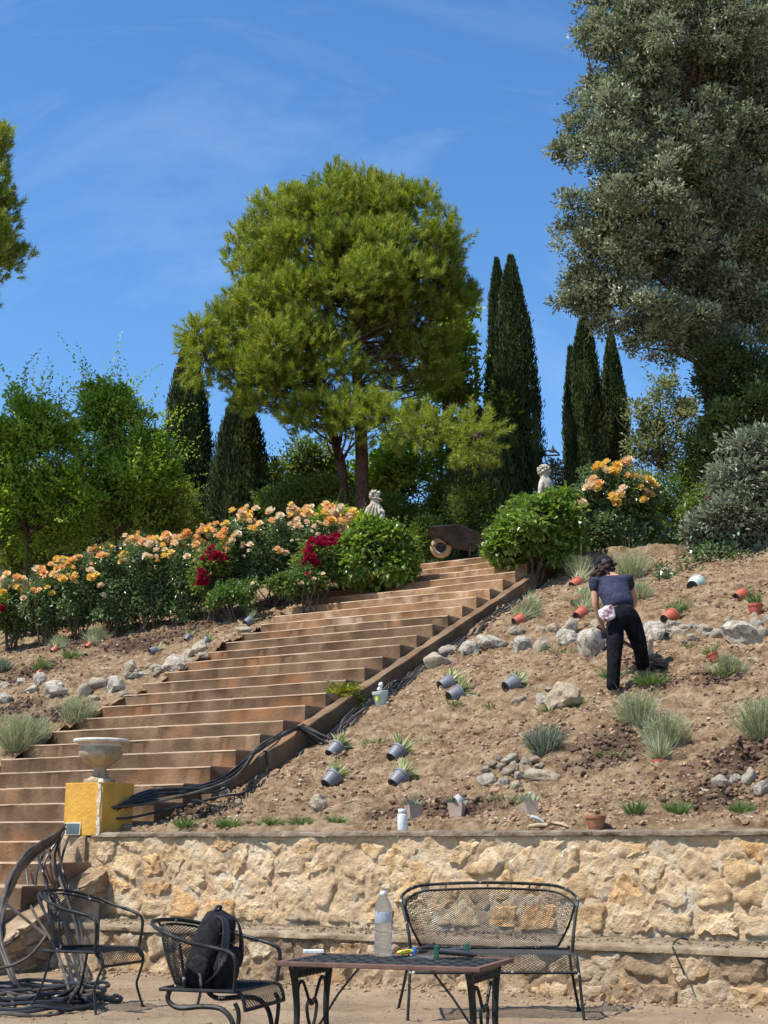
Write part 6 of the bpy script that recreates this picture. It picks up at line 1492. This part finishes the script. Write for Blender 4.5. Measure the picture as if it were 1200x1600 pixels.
# ---- wheelbarrow at the stair head
yw = 24.2; c = at_y(705, 873, yw); wz = zg(c.x, c.y) + .0
gz = at_y(690, 872, yw).z
wbw = empty('wheelbarrow', (c.x, c.y, gz), 'dark wheelbarrow with a dusty tan tyre parked at the top of the steps', 'wheelbarrow'); wm = mpp(c)
X = lambda px: (px - 705) * wm; Z = lambda py: (872 - py) * wm
b = MB(); top_ = [(X(670), Z(829)), (X(700), Z(825)), (X(716), Z(826)), (X(756), Z(843))]; bot = [(X(700), Z(851)), (X(742), Z(858))]
V = []
for y_ in (-.32, .32): V += [(top_[0][0], y_, top_[0][1]), (top_[2][0], y_, top_[2][1] + .01), (top_[3][0], y_, top_[3][1]), (bot[1][0], y_ * .6, bot[1][1]), (bot[0][0], y_ * .55, bot[0][1])]
F = [(0, 1, 2, 3, 4), (9, 8, 7, 6, 5), (0, 4, 9, 5), (4, 3, 8, 9), (3, 2, 7, 8)]
b.add(V, F); me = b.mesh('tray', M['barrow']); o = link('tray', me, wbw); o.modifiers.new('s', 'SOLIDIFY').thickness = .008
b = MB(); rimp = [V[0], V[1], V[2], V[7], V[6], V[5]]; b.tube(rimp, .014, 6, closed=True); b.build('tray_rim', M['barrow'], wbw)
wc_ = (X(689), 0, .185); b = MB(); n = 26
b.tube([(wc_[0] + .135 * math.cos(2 * PI * k / n), wc_[1], wc_[2] + .135 * math.sin(2 * PI * k / n)) for k in range(n)], .052, 10, closed=True); b.build('tyre', M['tyre'], wbw, True)
b = MB(); b.lathe([(.10, -.02), (.10, .02)], 20, Matrix.Translation(wc_) @ Matrix.Rotation(PI / 2, 4, 'X')); b.build('wheel_rim', M['barrow'], wbw)
for e in (-1, 1):
    b = MB(); b.tube(arc([(X(676), e * .09, .20), (X(700), e * .12, .22), (X(735), e * .24, .24), (X(752), e * .27, .34), (X(770), e * .29, .42)], 5), .016, 7); b.build('handle', M['steel'], wbw, True)
    b = MB(); b.tube([(X(735), e * .22, .24), (X(733), e * .24, .0), (X(745), e * .24, .0), (X(750), e * .24, .26)], .012, 6); b.build('leg', M['steel'], wbw)
    b = MB(); b.tube([(X(702), e * .12, .22), (X(701), e * .18, Z(830))], .014, 6); b.build('strut', M['steel'], wbw)
b = MB(); b.tube([(X(673), -.12, .235), (X(673), .12, .235)], .012, 6); b.build('front_bar', M['steel'], wbw)

# ---- people and statues by skin
def skin(name, pts, edges, radii, mat, parent, sub=2, root=0):
    me = bpy.data.meshes.new(name); me.from_pydata([tuple(p) for p in pts], edges, []); o = bpy.data.objects.new(name, me); col.objects.link(o)
    md = o.modifiers.new('skin', 'SKIN'); md.use_smooth_shade = True
    for i, v in enumerate(me.skin_vertices[0].data):
        r = radii[i]; v.radius = (r, r) if not hasattr(r, '__len__') else r; v.use_root = i == root
    s_ = o.modifiers.new('sub', 'SUBSURF'); s_.levels = sub; s_.render_levels = sub
    dg = bpy.context.evaluated_depsgraph_get(); dg.update(); m2 = bpy.data.meshes.new_from_object(o.evaluated_get(dg)); bpy.data.objects.remove(o)
    m2.name = name; m2.materials.clear(); m2.materials.append(mat); m2.polygons.foreach_set('use_smooth', [True] * len(m2.polygons))
    return link(name, m2, parent)
lf = ground(957, 1086); rf = ground(1008, 1052)
PE = empty('person', lf, 'gardener in a navy t-shirt and black trousers bending to dig on the slope', 'person')
YB = lf.y
def pp(px, py, dy): return at_y(px, py, YB + dy) - Vector(lf)
ra = rf - Vector(lf)
J = {'lank': pp(957, 1073, .02), 'lknee': pp(960, 1020, .03), 'lhip': pp(962, 968, .14), 'pel': pp(973, 958, .18), 'rhip': pp(985, 966, .16), 'rknee': pp(1000, 1010, .22), 'rank': ra + Vector((-.02, .0, .10)),
     'waist': pp(966, 942, .24), 'chest': pp(958, 918, .40), 'ush': pp(955, 905, .50), 'neck': pp(949, 897, .58), 'head': pp(944, 887, .64), 'htop': pp(943, 879, .66),
     'lsh': pp(930, 911, .46), 'lelb': pp(930, 945, .44), 'lwr': pp(941, 978, .50), 'lhand': pp(943, 987, .53), 'rsh': pp(980, 908, .50), 'relb': pp(993, 938, .60), 'rwr': pp(980, 962, .78), 'rhand': pp(976, 968, .82)}
# body: one continuous surface
names = ['pel', 'waist', 'chest', 'ush', 'neck', 'head', 'htop', 'lsh', 'lelb', 'lwr', 'lhand', 'rsh', 'relb', 'rwr', 'rhand', 'lhip', 'lknee', 'lank', 'rhip', 'rknee', 'rank']
ed = [('pel', 'waist'), ('waist', 'chest'), ('chest', 'ush'), ('ush', 'neck'), ('neck', 'head'), ('head', 'htop'), ('ush', 'lsh'), ('lsh', 'lelb'), ('lelb', 'lwr'), ('lwr', 'lhand'), ('ush', 'rsh'), ('rsh', 'relb'), ('relb', 'rwr'), ('rwr', 'rhand'), ('pel', 'lhip'), ('lhip', 'lknee'), ('lknee', 'lank'), ('pel', 'rhip'), ('rhip', 'rknee'), ('rknee', 'rank')]
rr_ = {'pel': .10, 'waist': .09, 'chest': .10, 'ush': .08, 'neck': .05, 'head': .085, 'htop': .075, 'lsh': .055, 'lelb': .040, 'lwr': .027, 'lhand': .03, 'rsh': .055, 'relb': .040, 'rwr': .027, 'rhand': .03, 'lhip': .085, 'lknee': .055, 'lank': .04, 'rhip': .085, 'rknee': .055, 'rank': .04}
def build(nms, edges, rad, nm, mat, parent=PE, sub=2, extra=None):
    idx = {k: i for i, k in enumerate(nms)}; return skin(nm, [J[k] for k in nms], [(idx[a], idx[b_]) for a, b_ in edges], [rad[k] for k in nms], mat, parent, sub)
build(names, ed, rr_, 'body', M['skin'])
# trousers
J['lcuff'] = J['lank'] + Vector((0, 0, -.055)); J['rcuff'] = J['rank'] + Vector((0, 0, -.04)); J['belt'] = J['pel'].lerp(J['waist'], .55)
J['lth'] = J['lhip'].lerp(J['lknee'], .5); J['rth'] = J['rhip'].lerp(J['rknee'], .5); J['lsn'] = J['lknee'].lerp(J['lcuff'], .5) + Vector((0, -.01, 0)); J['rsn'] = J['rknee'].lerp(J['rcuff'], .5)
build(['pel', 'belt', 'lhip', 'lth', 'lknee', 'lsn', 'lcuff', 'rhip', 'rth', 'rknee', 'rsn', 'rcuff'], [('pel', 'belt'), ('pel', 'lhip'), ('lhip', 'lth'), ('lth', 'lknee'), ('lknee', 'lsn'), ('lsn', 'lcuff'), ('pel', 'rhip'), ('rhip', 'rth'), ('rth', 'rknee'), ('rknee', 'rsn'), ('rsn', 'rcuff')],
      {'pel': .145, 'belt': (.155, .13), 'lhip': .125, 'lth': .105, 'lknee': .085, 'lsn': .072, 'lcuff': .078, 'rhip': .125, 'rth': .108, 'rknee': .088, 'rsn': .08, 'rcuff': .085}, 'trousers', M['denim'])
# shirt
J['hem'] = J['belt'].lerp(J['pel'], .75); J['lslv'] = J['lsh'].lerp(J['lelb'], .52); J['rslv'] = J['rsh'].lerp(J['relb'], .52); J['mid'] = J['waist'].lerp(J['chest'], .5)
build(['ush', 'chest', 'mid', 'waist', 'hem', 'lsh', 'lslv', 'rsh', 'rslv'], [('ush', 'chest'), ('chest', 'mid'), ('mid', 'waist'), ('waist', 'hem'), ('ush', 'lsh'), ('lsh', 'lslv'), ('ush', 'rsh'), ('rsh', 'rslv')],
      {'ush': .13, 'chest': (.195, .15), 'mid': (.185, .145), 'waist': (.172, .15), 'hem': (.178, .158), 'lsh': .09, 'lslv': .075, 'rsh': .09, 'rslv': .07}, 'shirt', M['shirt'])
# shoes
for k, f_ in (('lank', Vector((.01, .20, .04))), ('rank', Vector((.08, .19, .05)))):
    a = J[k] + Vector((0, -.05, -.065)); skin('shoe', [a, a + f_ * .5 + Vector((0, 0, -.01)), a + f_ * 1.15], [(0, 1), (1, 2)], [.06, .06, .045], M['shoe'], PE, 1)
# gloves with five fingers closed round the tool
def hand(nm, wr, hd, dirn, mat):
    ax = (hd - wr).normalized(); sd = ax.cross(Vector((0, 0, 1))).normalized() if abs(ax.z) < .95 else Vector((1, 0, 0)); pts = [wr, hd]; e = [(0, 1)]; r = [.036, .040]
    fw_ = ax.cross(sd)
    for i, ln in enumerate((.062, .072, .068, .055)):
        o_ = hd + sd * (.027 - .018 * i); k = len(pts); pts += [o_ + ax * .03, o_ + ax * (.03 + ln * .5) + fw_ * .012, o_ + ax * (.02 + ln * .6) + fw_ * .045]; e += [(1, k), (k, k + 1), (k + 1, k + 2)]; r += [.011, .010, .009]
    k = len(pts); pts += [hd + sd * .045 - ax * .02, hd + sd * .055 + ax * .02 + fw_ * .03]; e += [(1, k), (k, k + 1)]; r += [.013, .011]
    skin(nm, pts, e, r, mat, PE, 1, 1)
hand('glove', J['lwr'].lerp(J['lhand'], .4), J['lhand'], 1, M['glove']); hand('glove', J['rwr'].lerp(J['rhand'], .4), J['rhand'], 1, M['glove'])
# hair: curly mass of small lumps, cap
b = MB(); r_ = random.Random(4)
for i in range(150):
    f = r_.random(); c = J['head'].lerp(pp(937, 905, .46), f ** 1.1 * 1.0) + Vector((r_.gauss(0, .035) + .01 * (1 - f), r_.gauss(0, .03) - .02, r_.gauss(0, .03)))
    V0 = RM[i % 5][0]; s_ = r_.uniform(.055, .085)
    b.add([Vector(v.co) * s_ + c for v in V0.vertices], [tuple(q.vertices) for q in V0.polygons])
b.build('curly_hair', M['hair'], PE)
ct_ = J['htop']; b = MB(); axm = (J['htop'] - J['neck']).normalized().to_track_quat('Z', 'Y').to_matrix().to_4x4()
b.lathe([(.104, -.02), (.108, .0), (.105, .035), (.085, .07), (.05, .092), (.001, .10)], 22, Matrix.Translation(ct_ + Vector((.004, 0, -.02))) @ axm); b.build('cap', M['black_cloth'], PE, True)
b = MB(); b.lathe([(.001, .0), (.028, .002), (.03, .01), (.001, .012)], 14, Matrix.Translation(ct_ + Vector((-.01, -.105, -.01))) @ Matrix.Rotation(PI / 2, 4, 'X')); b.build('cap_strap', M['grey_pot'], PE, True)
for s_, (px, py) in ((-1, (0, 0)), (1, (0, 0))):
    b = MB(); V0 = RM[1][0]; b.add([Vector((v.co.x * .02, v.co.y * .03, v.co.z * .05)) + J['head'] + Vector((s_ * .085, .01, 0)) for v in V0.vertices], [tuple(q.vertices) for q in V0.polygons]); b.build('ear', M['skin'], PE)
# cloth tucked at the waist
me = puff(.15, .06, .14, wr=.010, seed=3, taper=-.1, sq_=.5); o = padd('tucked_cloth', me, M['plaid'], PE, pp(953, 968, -.02), (0, R(-24), 0))
# hoe
h0, h1 = pp(936, 980, .50) + Vector(lf), ground(1040, 1046) + Vector((0, 0, .03))
hh = empty('garden_hoe', h1, 'hoe with a reddish wooden handle held by the gardener', 'hoe'); d_ = h0 - h1
b = MB(); b.tube([d_ * 1.03, d_ * .02], .021, 8); b.build('handle', M['wood_red'], hh, True)
b = MB(); b.box((-.02, 0, .0), (.24, .12, .02), Matrix.Rotation(R(12), 3, 'Y')); b.lathe([(.028, -.05), (.028, .05)], 10); b.build('blade', M['steel'], hh, bevel=.003)
p = ground(1014, 1032); b = MB(); b.tube([p, at_y(1018, 998, p.y + .02)], [.022, .026], 8); o = b.build('wooden_stake', M['wood_pale'], None, True); tag(o, 'pale wooden stake upright in the soil right of the gardener', 'stake')

# statues
def statue(label, y, base_py, J_, E_, R_, extra=None, ped_=None):
    a = at_y(J_[0][0], base_py, y); a.z = zg(a.x, a.y); t = empty('statue', a, label, 'statue')
    P = [at_y(px, py, y + dy) - a for px, py, dy in J_]; skin('figure', P, E_, [r * mpp(a + P[0]) for r in R_], M['statue'], t, 2)
    z = P[0].z; b = MB(); b.box((P[0].x, 0, (z - .05) / 2), (.42, .42, max(.1, z - .05))); b.box((P[0].x, 0, z - .03), (.50, .50, .06)); b.build('plinth', M['statue'], t, bevel=.01)
    if extra: extra(t, a)
    return t
def ex1(t, a):
    P = lambda px, py, dy=0: at_y(px, py, 24.6 + dy) - a; m = mpp(at_y(585, 800, 24.6))
    # folds of the cloak
    for i, (x0, y0, x1, y1) in enumerate([(582, 787, 572, 812), (585, 787, 578, 815), (588, 788, 586, 816), (592, 789, 594, 815), (580, 790, 569, 806), (590, 796, 600, 800)]):
        b = MB(); b.tube(arc([P(x0, y0, -.10), P((x0 + x1) / 2 - 1, (y0 + y1) / 2, -.17), P(x1, y1, -.17)], 5), [.012, .015, .018, .02, .022, .024, .026, .028, .028, .028, .028][:11], 6); b.build('cloak_fold', M['statue'], t, True)
    b = MB()
    for i in range(26):
        an = i * 2.4; V0 = RM[i % 6][0]; c = P(585.5, 774.5, 0) + Vector((math.cos(an) * .07, math.sin(an) * .07, .02 + .045 * math.sin(i)))
        b.add([Vector(v.co) * .07 + c for v in V0.vertices], [tuple(q.vertices) for q in V0.polygons])
    b.build('wreath', M['statue'], t)
    b = MB(); b.lathe([(.11, .0), (.125, .006), (.10, .02)], 20, Matrix.Translation(P(588, 781)) @ Matrix.Rotation(R(8), 4, 'Y')); b.build('hat_brim', M['statue'], t, True)
statue('weathered stone statue of a cloaked seated figure behind the left ivy bush', 24.6, 880, [(586, 842, 0), (585, 822, 0), (584, 808, 0), (585, 795, 0), (586, 786, 0), (586, 777, 0), (594, 797, -.05), (598, 806, -.12), (592, 812, -.2), (577, 797, -.02), (572, 808, -.05), (580, 815, -.2)],
       [(0, 1), (1, 2), (2, 3), (3, 4), (4, 5), (3, 6), (6, 7), (7, 8), (3, 9), (9, 10), (10, 11)], [14, 14, 13, 10, 6, 9, 6, 5, 4, 7, 6, 4], ex1)
def ex2(t, a):
    P = lambda px, py, dy=0: at_y(px, py, 24.4 + dy) - a; b = MB()
    for i in range(46):
        an = i * 2.4; ph_ = (i / 46) * PI; V0 = RM[i % 6][0]; c = P(850, 735, 0) + Vector((math.cos(an) * math.sin(ph_) * .105, math.sin(an) * math.sin(ph_) * .105, math.cos(ph_) * .085))
        b.add([Vector(v.co) * .062 + c for v in V0.vertices], [tuple(q.vertices) for q in V0.polygons])
    b.build('curls', M['statue'], t)
statue('pale stone statue with curly hair behind the right ivy bush', 24.4, 870, [(853, 790, 0), (853, 774, 0), (853, 760, 0), (852, 748, 0), (850, 742, 0), (850, 735, 0), (846, 755, -.06), (844, 768, -.12), (842, 778, -.14), (859, 755, 0), (862, 768, -.05), (864, 780, -.05)],
       [(0, 1), (1, 2), (2, 3), (3, 4), (4, 5), (3, 6), (6, 7), (7, 8), (3, 9), (9, 10), (10, 11)], [10, 9, 9, 7, 5, 9, 5, 4, 3, 5, 4, 3], ex2)
# overhead wires and far street lamp
yy = 60
lp = at_y(862, 715, yy); t = empty('street_lamp', (lp.x, lp.y, 10), 'far dark lamp bracket seen against the sky right of the tallest cypress', 'street lamp')
m_ = mpp(lp); f = lambda px, py: at_y(px, py, yy) - Vector((lp.x, lp.y, 10))
b = MB(); b.tube([f(862, 780) , f(862, 716)], .06, 6); b.build('pole', M['iron'], t)
b = MB(); b.tube(arc([f(835, 712), f(850, 712), f(875, 711)], 3), .04, 5); b.tube(arc([f(850, 706), f(858, 704), f(866, 705), f(874, 709)], 3), .04, 5); b.build('arm', M['iron'], t)
for px, py in ((849, 709), (864, 704)):
    b = MB(); c = f(px, py); b.lathe([(.02, .25), (.05, .1), (.16, -.02), (.17, -.06)], 10, Matrix.Translation(c)); b.build('lamp_shade', M['iron'], t)
for i, (a, c) in enumerate([((-60, 722), (345, 736)), ((400, 741), (560, 744)), ((-60, 712), (300, 728))]):
    b = MB(); A, B = at_y(*a, 70), at_y(*c, 70); b.tube([A, A.lerp(B, .5) - Vector((0, 0, .25)), B], .022, 4); o = b.build('overhead_wire', M['iron'], None); tag(o, ['lower overhead wire crossing behind the left trees', 'overhead wire seen behind the pine trunks', 'upper overhead wire crossing behind the left trees'][i], 'wire')
